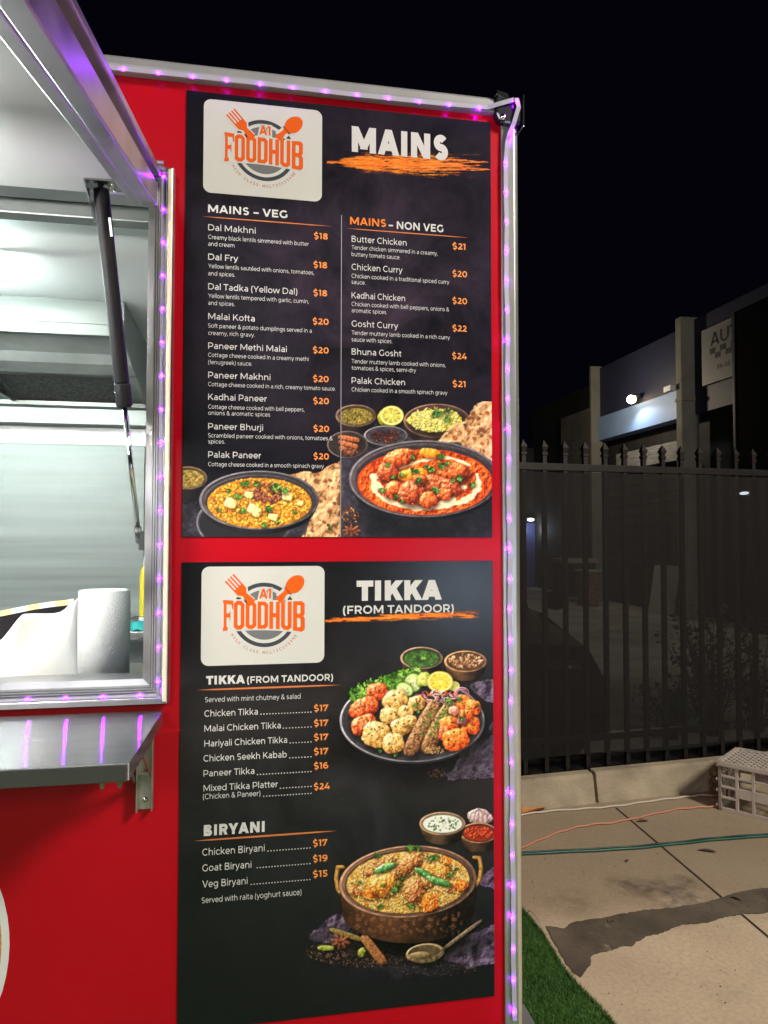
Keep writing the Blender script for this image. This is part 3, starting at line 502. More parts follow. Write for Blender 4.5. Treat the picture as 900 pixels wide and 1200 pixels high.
def paint_biryani():
    c = Canvas(350, 940, 585, 1152)
    CL = ((26, 20, 28), (54, 42, 56), (88, 72, 90), (122, 106, 124))
    n = nz(c.X, c.Y, 12, 3) + .5 * nz(c.X, c.Y, 2.5, 5); u, v = loc(c.X, c.Y, 470, 1105, 118, 48, 0); c.c[:] = ramp(.3 + .55 * n, SLATE); c.a[:] = .75 * (1 - sst(.55, 1.05, np.hypot(u, v)))
    c.cloth([(362, 1096), (374, 1086), (392, 1072), (408, 1068), (412, 1086), (398, 1100), (384, 1106)], CL, 2); c.cloth([(518, 1124), (536, 1100), (560, 1090), (585, 1082), (585, 1128), (550, 1134)], CL, 4); c.cloth([(558, 1035), (585, 1010), (585, 1045)], CL, 8)
    c.grains(140, in_ell(376, 1098, 14, 6), (1, 3), (.3, .5), [(92, 78, 94), (64, 52, 66)], 2)
    c.grains(900, in_ell(420, 1118, 62, 15, .05, .6), (.5, 1.7), (.4, 1.1), [(60, 42, 34), (40, 28, 24), (92, 66, 50), (30, 24, 24), (112, 84, 66)], 4); c.grains(260, in_ell(510, 1135, 50, 9), (.5, 1.2), (.4, .8), [(60, 46, 40), (40, 32, 32), (80, 64, 56)], 5)
    c.dark(484, 1102, 80, 22, .85)
    c.blob(561, 957, 15, 9.5, .1, ((80, 60, 56), (176, 148, 140), (220, 200, 190)), 3)
    for k in range(5): c.stroke([(561, 948), (552 + k * 4.6, 954), (550 + k * 5.4, 963)], .5, (120, 90, 90), k, .2)
    c.bowl(561, 976, 22, 12, 17, (104, 74, 48), (150, 112, 76), (60, 30, 20), t=.1, seed=1); c.disc(561, 976.5, 18, 8.8, (140, 36, 16), 0, .4, 3, 2)
    for k in range(60): c.blob(*in_ell(561, 976.5, 16, 7)(RG), RG.uniform(1, 2.4), RG.uniform(.8, 1.5), RG.uniform(0, 3), ((80, 16, 8), (164, 44, 20), (216, 110, 60)), k, shadow=.3)
    c.bowl(518.5, 965, 27, 13.5, 18, (116, 86, 60), (156, 122, 92), (100, 84, 66), t=.09, seed=2); c.disc(518.5, 965.5, 23, 10.4, (206, 208, 190), 0, .12, 5, 2)
    for k in range(46): c.leaf(*in_ell(518.5, 965.5, 20, 8.5)(RG), RG.uniform(.8, 1.9), RG.uniform(.5, 1), RG.uniform(0, 3), ((70, 98, 54), (110, 134, 84), (50, 76, 40))[k % 3], k)
    # handles, pot
    GO = (176, 132, 62)
    for sg, (x, y) in ((-1, (402, 1031)), (1, (556, 1020))):
        c.stroke([(x + sg * 0, y - 15), (x - 0 + sg * 6, y - 15), (x + sg * 8, y - 2), (x + sg * 6, y + 12), (x + sg * 1, y + 18)], 2.6, (88, 60, 24), 1, .1); c.stroke([(x + sg * 0 - .7, y - 15.7), (x + sg * 6 - .7, y - 15.7), (x + sg * 8 - .7, y - 3), (x + sg * 6 - .7, y + 11), (x + sg * 1, y + 17)], 1.6, GO, 2, .1, .3)
    c.bowl(478, 1033, 80.5, 42, 40, (116, 72, 46), (150, 112, 90), (74, 48, 34), rot=-.07, t=.04, base=.86, seed=6)
    w = c.win(478, 1080, 80); u = (c.X[w] - 478) / 72; m = (1 - sst(.8, 1, np.abs(u))) * sst(0, 8, c.Y[w] - 1050 - 22 * np.sqrt(np.clip(1 - u * u, 0, 1))) * (1 - sst(1085, 1104, c.Y[w])); c.put(w, m * .5 * sst(.0, .3, nz(c.X[w], c.Y[w] * 1.3, 3.5, 8, NS)), np.array([150, 96, 64.]))
    c.ring(478, 1033.5, 77, 39.5, .04, (92, 66, 54), -.07, .8)
    c.disc(478, 1034, 72, 36, (206, 158, 80), -.07, .4, 6, 1)
    A = in_ell(478, 1034, 70.5, 35, -.07)
    c.grains(2300, A, (1.7, 3.2), (.5, .85), [(240, 192, 96), (244, 206, 124), (226, 158, 58), (208, 128, 42), (236, 186, 100), (248, 226, 166), (188, 106, 38)], 6)
    BR = ((56, 24, 10), (138, 74, 34), (186, 118, 62), (224, 170, 110)); OB = ((90, 40, 8), (180, 104, 32), (222, 150, 62), (246, 200, 120)); OR = ((130, 40, 6), (214, 100, 22), (242, 150, 50)); GR = ((12, 40, 14), (40, 92, 40), (84, 140, 70), (170, 206, 150))
    for i, (x, y, a, b, ro, cl) in enumerate(((450, 1010, 15, 7, -.3, BR), (434, 1022, 10, 7, .3, BR), (479, 1012, 21, 12, -.55, BR), (511, 1019, 18, 10, .15, OB), (449, 1036, 21, 14, -.45, OB), (432, 1048, 8, 6, 0, OR), (486, 1043, 13, 17, .35, BR), (503, 1057, 10, 11, .3, OR), (539, 1037, 9, 7, .2, OR), (464, 1024, 7, 6, 0, BR), (500, 1034, 8, 6, .3, BR), (521, 1008, 8, 5, .4, OR), (527, 1042, 8, 4, .3, BR), (415, 1045, 8, 5, .2, BR))):
        c.blob(x, y, a, b, ro, cl, i + 3, n=2.3, edge=.2, bump=.9, tex=2.6, spec=.35)
        for k in range(int(a * .7)): px, py = in_ell(x, y, a * .8, b * .8, ro)(RG); c.disc(px, py, RG.uniform(.4, 1.2), RG.uniform(.4, .8), (70, 34, 14), 0, .4, 1, k, 2.)
    c.grains(420, A, (1.7, 3.), (.5, .8), [(240, 192, 96), (246, 214, 140), (226, 160, 60), (240, 196, 110)], 16)
    for (x, y, a, b, ro, cl) in ((479, 1012, 17, 9, -.55, BR), (449, 1035, 16, 10, -.45, OB), (486, 1042, 10, 13, .35, BR)): c.blob(x, y, a, b, ro, cl, int(x), n=2.3, edge=.25, bump=.9, tex=2.4, spec=.4, shadow=.3)
    c.blob(451, 1017, 14, 4.6, -.4, GR, 3, spec=.7, bump=.3); c.blob(496, 1023, 12, 4, .5, GR, 4, spec=.6, bump=.3); c.blob(514, 1033, 15, 4.4, .35, GR, 5, spec=.6, bump=.3)
    for (x, y, r) in ((480, 994, 6), (489, 993, 5), (442, 1003, 5), (505, 1006, 6), (512, 1004, 4), (463, 1042, 5), (468, 1037, 4), (446, 1062, 4), (482, 1062, 4), (526, 1025, 4), (449, 1037, 3), (421, 1034, 3), (470, 1030, 3), (535, 1018, 3)): c.sprig(x, y, r, 6)
    # spoon, sticks, star, pods
    c.stick((520, 1112), (565, 1078), 2.2, ((40, 32, 26), (92, 76, 56), (140, 120, 92)), 3); c.blob(498, 1117, 23, 11.5, -.12, ((50, 40, 28), (110, 90, 58), (166, 140, 96), (200, 176, 130)), 5, edge=.02, bump=.2); c.disc(497, 1116, 19, 8.6, (76, 62, 42), -.12, .4, 6)
    c.blob(491, 1119, 12, 3.6, -.1, ((80, 66, 42), (126, 104, 68), (170, 146, 100)), 6, edge=.05, bump=.1, shadow=0)
    CN = ((50, 24, 12), (134, 82, 46), (184, 130, 84)); c.stick((387, 1089), (423, 1101), 3.2, ((46, 36, 14), (116, 96, 46), (160, 136, 76)), 4); c.stick((425, 1098), (448, 1129), 4.6, CN, 5); c.stick((429, 1097), (452, 1126), 2.4, CN, 6)
    for k in range(8): a = k * math.pi / 4 + .2; c.blob(399 + 6.4 * math.cos(a), 1103 + 5 * math.sin(a), 5.6, 1.8, a, ((40, 16, 10), (112, 56, 34), (164, 100, 64)), k, shadow=.3)
    PD = ((50, 56, 12), (128, 136, 48), (184, 186, 96)); c.blob(382, 1111, 10, 3.4, .05, PD, 3); c.blob(424, 1116, 4.4, 6, .35, PD, 4)
    return c

def paint_brush(x0, y0, x1, y1, spine, width, seed, thin=False):
    c = Canvas(x0, y0, x1, y1); (ax, ay), (bx, by) = spine
    t = (c.X - ax) / (bx - ax); d = c.Y - (ay + (by - ay) * t)
    n1 = nz(c.X * .07, c.Y, 2.2, seed); n2 = nz(c.X * .07, c.Y, .8, seed + 3) * .8 + .4 * nz(c.X * .3, c.Y, 1.2, seed + 7); n3 = nz(c.X * .05, c.Y * 0 + 5, 3, seed + 5)
    env = width * np.clip(sst(-.08, .28, t + .5 * n1) * (1 - sst(.72, 1.08, t + .7 * n1)), 0, 1) * (1 + 1.2 * n3)
    m = (1 - sst(env * .62, env * 1.1 + .6, np.abs(d) + 5 * n1)) * sst(-.32, -.12, n2 + .18 - .35 * np.abs(d) / width)
    c.c[:] = ramp(.5 + 1.2 * n2 + .3 * n1, ((160, 66, 14), (226, 106, 26), (244, 138, 52))); c.a[:] = np.clip(m, 0, 1)
    return c
# ------------------------------------------------------------------ the ground
def ground_mat():
    m, N, L, b = newmat('mottled_concrete'); tc = N.new('ShaderNodeTexCoord')
    def noise(sc, det=8, rough=.6):
        n = N.new('ShaderNodeTexNoise'); n.inputs['Scale'].default_value = sc; n.inputs['Detail'].default_value = det; n.inputs['Roughness'].default_value = rough; L.new(tc.outputs['Object'], n.inputs['Vector']); return n.outputs[0]
    def rng(sock, a, c, lo=0., hi=1.):
        r = N.new('ShaderNodeMapRange'); r.inputs[1].default_value, r.inputs[2].default_value, r.inputs[3].default_value, r.inputs[4].default_value = a, c, lo, hi; L.new(sock, r.inputs[0]); return r.outputs[0]
    def mix(fac, a, c):
        x = N.new('ShaderNodeMix'); x.data_type = 'RGBA'
        for s_, v in ((0, fac), (6, a), (7, c)):
            if hasattr(v, 'is_output'): L.new(v, x.inputs[s_])
            else: x.inputs[s_].default_value = v
        return x.outputs[2]
    def mul(a, c):
        x = N.new('ShaderNodeMath'); x.operation = 'MULTIPLY'
        for i, v in enumerate((a, c)):
            if hasattr(v, 'is_output'): L.new(v, x.inputs[i])
            else: x.inputs[i].default_value = v
        return x.outputs[0]
    c = mix(rng(noise(1.6), .3, .7), (.61, .495, .345, 1), (.70, .58, .415, 1))
    c = mix(rng(noise(.9, 5), .42, .68, 0, .28), c, (.36, .295, .22, 1))
    c = mix(rng(noise(5.5, 9, .7), .52, .72, 0, .3), c, (.32, .27, .205, 1))
    c = mix(rng(noise(60, 4), .4, .75, 0, .35), c, (.24, .20, .15, 1))
    # browner, darker tone over the slab nearer the kerb, with a wandering edge
    sx = N.new('ShaderNodeSeparateXYZ'); L.new(tc.outputs['Object'], sx.inputs[0])
    ad = N.new('ShaderNodeMath'); ad.operation = 'MULTIPLY_ADD'; L.new(noise(2.2), ad.inputs[0]); ad.inputs[1].default_value = .5; L.new(sx.outputs[1], ad.inputs[2])
    c = mix(mul(rng(ad.outputs[0], 1.2, 1.5), .55), c, (.19, .14, .092, 1))
    for (px, py, r, k) in ((733, 1038, .11, .8), (790, 1048, .2, .75), (802, 1032, .07, .8), (765, 1042, .12, .5), (880, 1062, .14, .5), (670, 1056, .16, .3)):
        g = Zp(px, py); d = N.new('ShaderNodeVectorMath'); d.operation = 'DISTANCE'; L.new(tc.outputs['Object'], d.inputs[0]); d.inputs[1].default_value = g
        c = mix(mul(mul(rng(d.outputs['Value'], r, r * .2), rng(noise(9 + r * 40), .38, .62)), k), c, (.07, .055, .045, 1))
    for (px, py, r, k) in ((800, 1055, .14, .5),):
        g = Zp(px, py); d = N.new('ShaderNodeVectorMath'); d.operation = 'DISTANCE'; L.new(tc.outputs['Object'], d.inputs[0]); d.inputs[1].default_value = g
        c = mix(mul(mul(rng(d.outputs['Value'], r, r * .2), rng(noise(14), .45, .6)), k), c, (.30, .28, .26, 1))
    c = mix(rng(noise(150, 2), .66, .72, 0, .7), c, (.1, .085, .07, 1))
    L.new(c, b.inputs['Base Color']); b.inputs['Specular IOR Level'].default_value = .3
    L.new(rng(noise(3), .3, .7, .62, .85), b.inputs['Roughness'])
    bp = N.new('ShaderNodeBump'); bp.inputs['Strength'].default_value = .1; bp.inputs['Distance'].default_value = .003; L.new(noise(90, 6), bp.inputs['Height']); L.new(bp.outputs[0], b.inputs['Normal'])
    return m
MB().add([(-120, -60, 0), (120, -60, 0), (120, 160, 0), (-120, 160, 0)], [(0, 1, 2, 3)]).build('ground', ground_mat(), kind='structure')
M_ASPH = mat('worn_asphalt', (.32, .295, .245), .85, nscale=1.3, namt=.35, bump=.4, bscale=120)
MB().add([(-40, 2.75, .004), (40, 2.75, .004), (40, 90, .004), (-40, 90, .004)], [(0, 1, 2, 3)]).build('workshop_yard', M_ASPH, kind='structure')
M_LINE = mat('worn_line_paint', (.34, .33, .3), .8, nscale=14, namt=.5)
ln = MB()
for pts in (((686, 772), (748, 770)), ((748, 770), (815, 785)), ((694, 835), (720, 852))):
    a, b = Zp(*pts[0], .008), Zp(*pts[1], .008); t = (b - a).normalized(); w = Vector((-t.y, t.x, 0)) * .05; ln.add([a - w, b - w, b + w, a + w], [(0, 1, 2, 3)])
ln.build('yard_marking_lines', M_LINE, kind='structure')
# saw-cut joint of the slab
M_JOINT = mat('dirty_joint', (.05, .04, .03), .9)
a, b = Zp(722, 947), Zp(900, 1098); t = (b - a).normalized(); b = b + t * 9; w = Vector((-t.y, t.x, 0)) * .0045
MB().add([a - w + Vector((0, 0, .003)), b - w + Vector((0, 0, .003)), b + w + Vector((0, 0, .003)), a + w + Vector((0, 0, .003))], [(0, 1, 2, 3)]).build('paving_joint', M_JOINT, kind='structure')
# wet run across the slab: thin film with an uneven outline
def wet_mat():
    m = mat('wet_concrete', (.128, .108, .082), .42, nscale=5, namt=.38, spec=.5, rvar=.14); N, L = m.node_tree.nodes, m.node_tree.links; b = N['Principled BSDF']; tc = N.new('ShaderNodeTexCoord'); n = N.new('ShaderNodeTexNoise'); n.inputs['Scale'].default_value = 16; n.inputs['Detail'].default_value = 9; n.inputs['Roughness'].default_value = .65; L.new(tc.outputs['Object'], n.inputs['Vector']); r = N.new('ShaderNodeMapRange'); r.inputs[1].default_value = .54; r.inputs[2].default_value = .68; r.inputs[3].default_value = 1; r.inputs[4].default_value = .35; L.new(n.outputs[0], r.inputs[0]); t = N.new('ShaderNodeBsdfTransparent'); x = N.new('ShaderNodeMixShader'); L.new(r.outputs[0], x.inputs[0]); L.new(t.outputs[0], x.inputs[1]); L.new(b.outputs[0], x.inputs[2]); L.new(x.outputs[0], N['Material Output'].inputs['Surface']); return m
up = [(640, 1085), (652, 1086), (660, 1088), (672, 1080), (684, 1078.5), (700, 1076.5), (717, 1073), (734, 1070), (750, 1067), (768, 1065), (784, 1064), (800, 1061.5), (814, 1060), (830, 1056), (848, 1051), (858, 1047), (868, 1044.5), (884, 1041.5), (900, 1040), (960, 1032), (1040, 1018), (1110, 1011), (1180, 1012), (1230, 1019)]
lo = [(1225, 1028), (1190, 1037), (1150, 1039), (1110, 1047), (1075, 1050), (1040, 1056), (960, 1062), (900, 1069), (888, 1070), (872, 1070.5), (858, 1073), (847, 1075), (830, 1080.5), (814, 1082), (800, 1083.5), (787, 1087.5), (778, 1092), (768, 1095), (757, 1097.5), (748, 1103), (742, 1109), (734, 1108), (727, 1109.5), (715, 1113.5), (704, 1116), (697, 1118), (691, 1122), (692.5, 1126), (692, 1131), (686, 1138), (680, 1145), (672, 1140), (662, 1125), (652, 1108), (645, 1096)]
def fine(P, z, amp, seed):
    r = random.Random(seed); out = []
    for i in range(len(P)):
        a, b = Zp(*P[i], z), Zp(*P[(i + 1) % len(P)], z); n = max(1, int((b - a).length / .012))
        for k in range(n): q = a.lerp(b, k / n); out.append((q.x + r.uniform(-amp, amp), q.y + r.uniform(-amp, amp), z))
    return out
pl = fine(up + lo, .004, .0035, 3); MB().add(pl, [tuple(range(len(pl)))[::-1]]).build('wet_patch', wet_mat(), kind='structure')
# ------------------------------------------------------------------ kerb along the fence
E0, E1 = Zp(612, 951.5), Zp(840, 926.5); ED = (E1 - E0).normalized(); EN = Vector((-ED.y, ED.x, 0))           # along the fence; away from the camera
M_KERB = mat('kerb_concrete', (.36, .30, .21), .85, nscale=5, namt=.3, bump=.5, bscale=70)
def fl(u, w, z): return E0 + ED * u + EN * w + Vector((0, 0, z))
uj = (Zp(704, 944) - E0).dot(ED)
for (u0, u1, h) in ((-.72, uj - .008, .158), (uj + .008, uj + 2.4, .164), (uj + 2.412, 5.4, .164)):
    MB().prism([fl(u0, 0, -.02), fl(u0, .03, h - .012), fl(u0, .045, h), fl(u0, .095, h + .006), fl(u0, .095, -.02)], ED * (u1 - u0)).build('concrete_kerb', M_KERB, bevel=.006, kind='structure')

MB().prism([fl(-.72, .097, -.02), fl(-.72, .097, .105), fl(-.72, .5, .12), fl(-.72, .62, .02), fl(-.72, .62, -.02)], ED * 6.2).build('dark_backing_bed', mat('near_black_backing', (.018, .014, .011), .95, nscale=30, namt=.5, bump=.6, bscale=60), kind='structure')  # added dark bed, keeps the gap behind the kerb black instead of lit
# ------------------------------------------------------------------ the food van
M_RED = mat('red_gloss_panel', (.47, .0022, .011), .28, spec=.22, nscale=2.5, namt=.07, bump=.10, bscale=4)
M_ALU = mat('brushed_aluminium', (.62, .61, .62), .34, 1., nscale=9, namt=.12, rvar=.06, stretch=(1, 1, 1))
M_STEEL = mat('stainless_steel', (.55, .56, .55), .27, 1., nscale=4, namt=.12, rvar=.08, stretch=(1, 1, 6))
M_STEELH = mat('brushed_stainless_panel', (.25, .27, .26), .48, .85, nscale=2.2, namt=.12, rvar=.07, stretch=(.5, 1, 9), bump=.03, bscale=2)
M_GALV = mat('galvanised_bracket', (.42, .41, .37), .45, .9, nscale=20, namt=.25)
M_DARKM = mat('dark_metal_edge', (.09, .095, .09), .4, .8)
M_WHITEP = mat('white_painted_panel', (.78, .79, .79), .45, nscale=2, namt=.03)
M_SEAL = mat('cream_plastic_seal', (.75, .68, .52), .4)
M_BLACK = mat('black_powder_coat', (.010, .009, .011), .5, spec=.14)
M_CHROME = mat('chrome', (.8, .8, .8), .1, 1.)
M_STRIP = mat('led_strip_tape', (.40, .38, .44), .5)
M_LED = mat('violet_led', (.5, .1, .8), .4, emit=(.27, .002, 1.), estr=360.)
M_FLOORV = mat('vinyl_floor', (.2, .2, .2), .6, nscale=8, namt=.2)
WXR, WZB, WZT, FW = -.225, 1.206, 2.233, .05                          # serving window: right edge, sill, head, frame width
XL, XR_, DEP, ZB, ZT = -3.4, .588, 2.05, .38, 2.5
truck = thing('food_van', 'red food van with serving hatch open and purple fairy-light strips along its edges', 'food van', (-1.4, 1.0, 0))
def T(mb, name, m, parent=truck, **k): return mb.build(name, m, parent, **k)
ox = (XL, -2.6, WXR, XR_); oz = (ZB, WZB, WZT, ZT); fr = MB()
for i in range(3):
    for j in range(3):
        if i == 1 and j == 1: continue
        fr.add([(ox[i], 0, oz[j]), (ox[i + 1], 0, oz[j]), (ox[i + 1], 0, oz[j + 1]), (ox[i], 0, oz[j + 1])], [(0, 1, 2, 3)])
fr.add([(XR_, 0, ZB), (XR_, DEP, ZB), (XR_, DEP, ZT), (XR_, 0, ZT)], [(0, 1, 2, 3)]); fr.add([(XL, DEP, ZB), (XL, 0, ZB), (XL, 0, ZT), (XL, DEP, ZT)], [(0, 1, 2, 3)])
fr.add([(XR_, DEP, ZB), (XL, DEP, ZB), (XL, DEP, ZT), (XR_, DEP, ZT)], [(0, 1, 2, 3)]); fr.add([(XL, 0, ZT), (XR_, 0, ZT), (XR_, DEP, ZT), (XL, DEP, ZT)], [(0, 1, 2, 3)]); fr.add([(XL, 0, ZB), (XL, DEP, ZB), (XR_, DEP, ZB), (XR_, 0, ZB)], [(0, 1, 2, 3)])
T(fr, 'body_shell', M_RED)
wheel = None
for x in (-2.1, -1.35):
    for y in (.14, DEP - .14):
        Mx = Matrix.Translation((x, y, .3)) @ Matrix.Rotation(R(90), 4, 'X'); t_ = MB().lathe([(.17, -.09), (.27, -.095), (.3, -.06), (.3, .06), (.27, .095), (.17, .09)], 28, M=Mx); w_ = T(t_, 'wheel', M_BLACK); T(MB().lathe([(.001, .05), (.15, .06), (.17, .085), (.17, -.085), (.15, -.06), (.001, -.05)], 28, M=Mx), 'rim', M_GALV, w_)
# --- trims
tr = MB(); prof = [(0.0, 2.494), (-.012, 2.496), (-.014, 2.512), (-.012, 2.526), (-.004, 2.535), (.03, 2.537), (.03, 2.502)]
n = len(prof); xs = (XL, .549); tr.add([(x, y, z) for x in xs for y, z in prof], [(i, (i + 1) % n, n + (i + 1) % n, n + i) for i in range(n)] + [tuple(range(n))[::-1], tuple(range(n, 2 * n))]); T(tr, 'roof_trim', mat('pale_grey_trim', (.33, .325, .335), .45, .3, nscale=9, namt=.12), bevel=.003)
ct = MB(); pr = [(.566, 0.), (.566, -.006), (.588, -.008), (.598, -.009), (.606, -.004), (.611, .006), (.612, .05), (.588, .05), (.588, 0.)]
n = len(pr); ct.add([(x, y, z) for z in (ZB, 2.474) for x, y in pr], [(i, (i + 1) % n, n + (i + 1) % n, n + i) for i in range(n)] + [tuple(range(n))[::-1], tuple(range(n, 2 * n))]); T(ct, 'corner_trim', mat('silver_corner_trim', (.66, .66, .62), .3, .85, nscale=12, namt=.1), bevel=.002)
cc = MB(); cc.prism([(.549, -.02, 2.532), (.549, -.02, 2.49), (.556, -.02, 2.476), (.57, -.02, 2.468), (.6, -.02, 2.468), (.614, -.02, 2.474), (.614, -.02, 2.532)], (0, .07, 0)); ccap = T(cc, 'corner_cap', mat('dark_corner_cap', (.05, .05, .055), .2, .6), bevel=.006)
T(MB().prism([(.549, -.024, 2.545), (.549, -.024, 2.534), (.578, -.024, 2.522), (.582, -.024, 2.532), (.575, -.024, 2.54)], (0, .05, 0)), 'cap_plate', M_CHROME, ccap, bevel=.002)
T(MB().box(.613, .617, -.026, .05, 2.462, 2.538), 'cap_flange', M_CHROME, ccap, bevel=.001)
T(MB().lathe([(.001, 0), (.006, .001), (.008, -.003)], 14, M=Matrix.Translation((.566, -.0215, 2.483)) @ Matrix.Rotation(R(90), 4, 'X')), 'screw', M_CHROME, ccap)
# --- strips of violet LEDs
def led_part(parent, positions, nrm, along, size=.0029):
    nrm, along = Vector(nrm), Vector(along); sd = nrm.cross(along); first = None
    for p in positions:
        if first is None:
            b = MB(); N_ = 10
            for k in range(4): pass
            ring = [(1, 0), (1, .35), (.75, .7), (.35, .9), (.01, .95)]
            b.add([nrm * (h * size * .8) + (along * math.cos(2 * math.pi * j / N_) + sd * math.sin(2 * math.pi * j / N_)) * r * size for r, h in ring for j in range(N_)], [(i * N_ + j, i * N_ + (j + 1) % N_, (i + 1) * N_ + (j + 1) % N_, (i + 1) * N_ + j) for i in range(4) for j in range(N_)], True)
            o = b.build('led', M_LED); first = o
        else: o = first.copy(); COL.objects.link(o)
        o.parent = parent; o.location = Vector(p)
def tape(path, wdir, w, name='led_strip'):
    b = MB(); P = [Vector(p) for p in path]; wd = Vector(wdir)
    nn = [(P[min(i + 1, len(P) - 1)] - P[max(i - 1, 0)]).normalized().cross(wd) for i in range(len(P))]
    ww = [wd if isinstance(w, float) else wd for p in P]
    vs = []
    for p, q in zip(P, nn): vs += [p - wd * w / 2, p + wd * w / 2, p + wd * w / 2 + q * .0016, p - wd * w / 2 + q * .0016]
    fs = [(4 * i + a, 4 * i + (a + 1) % 4, 4 * i + 4 + (a + 1) % 4, 4 * i + 4 + a) for i in range(len(P) - 1) for a in range(4)]
    b.add(vs, fs + [(0, 3, 2, 1), (len(vs) - 4, len(vs) - 3, len(vs) - 2, len(vs) - 1)]); return T(b, name, M_STRIP)
XT = [.509 - .0719 * k for k in range(0, 50)]
st = tape([(XL + .05, -.0165, 2.5)] + [(-3.2 + .2 * k, -.0165, 2.4998 + .0012 * math.sin(k * 2.1)) for k in range(19)] + [(.53, -.0165, 2.503), (.56, -.023, 2.512), (.59, -.026, 2.522)], (0, 0, 1), .011)
led_part(st, [(x, -.0182, 2.497) for x in XT if x > -1.2], (0, -1, 0), (1, 0, 0))
random.seed(3)
zs = [2.377 - .0695 * k for k in range(29)]
sr = tape([(.597, -.027, 2.526), (.602, -.027, 2.505), (.592, -.023, 2.47), (.579, -.013, 2.43), (.5755, -.0105, 2.38)] + [(.5755 + .0013 * math.sin(k * 1.7) + .00035 * k, -.0105 - .0012 * (k % 3 == 1), 2.3 - .07 * k) for k in range(28)], (1, 0, 0), .0105)
led_part(sr, [(.5745 + .0004 * k * .7 + random.uniform(-.0012, .0012), -.0135, z) for k, z in enumerate(zs)] + [(.591, -.026, 2.447), (.596, -.0295, 2.517)], (0, -1, 0), (1, 0, 0))
# --- window frame: one extrusion run round the opening with mitred corners
def frame_run(name, prof, m, parent=truck, left=-2.6, **k):
    b = MB(); n = len(prof); st_ = []
    for (cx, cz, sx, sz) in ((left, WZB, 0, -1), (WXR, WZB, 1, -1), (WXR, WZT, 1, 1), (left, WZT, 0, 1)): st_ += [(cx + sx * o, y, cz + sz * o) for o, y in prof]
    b.add(st_, [(s_ * n + i, s_ * n + (i + 1) % n, (s_ + 1) * n + (i + 1) % n, (s_ + 1) * n + i) for s_ in range(3) for i in range(n)]); return T(b, name, m, parent, **k)
pf = [(0, .05), (0, -.026), (.013, -.028), (.0135, -.034), (.0155, -.034), (.016, -.029), (.0175, -.029), (.018, -.036), (.0205, -.036), (.021, -.03), (.0225, -.03), (.023, -.038), (.0255, -.038), (.026, -.033), (.0365, -.033), (.037, -.04), (.039, -.042), (.05, -.038), (.052, -.03), (.052, 0), (.02, .05)]
wf = frame_run('window_frame', pf, M_ALU)
T(MB().box(WXR + .0405, WXR + .0495, -.0445, -.039, WZB - .046, WZT + .045), 'rubber_seal', M_SEAL, wf, bevel=.002)
for (x, z) in ((-.262, 2.262), (-.279, 2.262)): T(MB().lathe([(.001, .0028), (.003, .0025), (.004, 0)], 12, M=Matrix.Translation((x, -.0385, z)) @ Matrix.Rotation(R(90), 4, 'X')), 'screw', M_CHROME, wf)
sw = tape([(WXR + .0312, -.0335, WZT + .034), (WXR + .0312, -.0335, WZB - .028)], (1, 0, 0), .0085)
led_part(sw, [(WXR + .0312, -.0352, 2.264 - .0709 * k) for k in range(16)], (0, -1, 0), (1, 0, 0), .0026)
sb = tape([(-2.5, -.0335, WZB - .0312), (WXR + .03, -.0335, WZB - .0312)], (0, 0, 1), .0085)
led_part(sb, [(-.229 - .072 * k, -.0352, WZB - .0312) for k in range(12)], (0, -1, 0), (1, 0, 0), .0026)
# --- serving hatch, hinged over the window and held out on gas struts
ca, sa = math.cos(R(13.7)), math.sin(R(13.7)); HP = Vector((0, -.052, 2.274)); D_ = Vector((0, -ca, -sa)); N_ = Vector((0, -sa, ca))
def H(x, u, t): return Vector((x, HP.y, HP.z)) + D_ * u + N_ * t
def hbox(b, x0, x1, u0, u1, t0, t1): b.add([H(x, u, t) for u in (u0, u1) for t in (t0, t1) for x in (x0, x1)], [(0, 1, 3, 2), (4, 6, 7, 5), (0, 4, 5, 1), (2, 3, 7, 6), (0, 2, 6, 4), (1, 5, 7, 3)]); return b
HL = 1.12; HX0, HX1 = -2.62, -.205
hatch = T(hbox(MB(), HX0, HX1 - .03, .02, HL - .03, -.064, -.006), 'hatch_panel', M_WHITEP, bevel=.002)
M_CHAN = mat('satin_aluminium_channel', (.60, .55, .53), .34, 1., nscale=10, namt=.15, rvar=.06)
ch = MB(); hbox(ch, HX1 - .03, HX1, 0, HL, -.078, -.03); hbox(ch, HX1 - .03, HX1 - .012, 0, HL, -.0299, -.014); hbox(ch, HX1 - .03, HX1 + .006, -.012, HL + .01, -.0139, 0)
hbox(ch, HX1 - .052, HX1 - .0302, .0, HL, -.078, -.066); T(ch, 'side_channel', M_CHAN, hatch, bevel=.0025)
T(hbox(MB(), HX0, HX1 - .0302, HL - .03, HL, -.078, 0), 'front_channel', M_CHAN, hatch, bevel=.0025)
hl = T(hbox(hbox(MB(), -2.3, -2.28, .52, .55, -.16, -.064), -.60, -.58, .52, .55, -.16, -.064), 'fill_tube_holder', M_WHITEP, hatch); T(MB().tube([H(-2.279, .535, -.15), H(-.601, .535, -.15)], .016, 12), 'light_tube', mat('hatch_fill_tube', (.9, .9, .9), .5, emit=(1, .975, .94), estr=270), hatch)  # unseen tube and holders, added to brighten the hatch underside
T(MB().box(HX0, HX1 + .01, -.046, -.03, 2.279, 2.293).tube([(HX0, -.045, 2.284), (HX1 + .012, -.045, 2.284)], .009, 12), 'hinge', M_ALU, hatch)
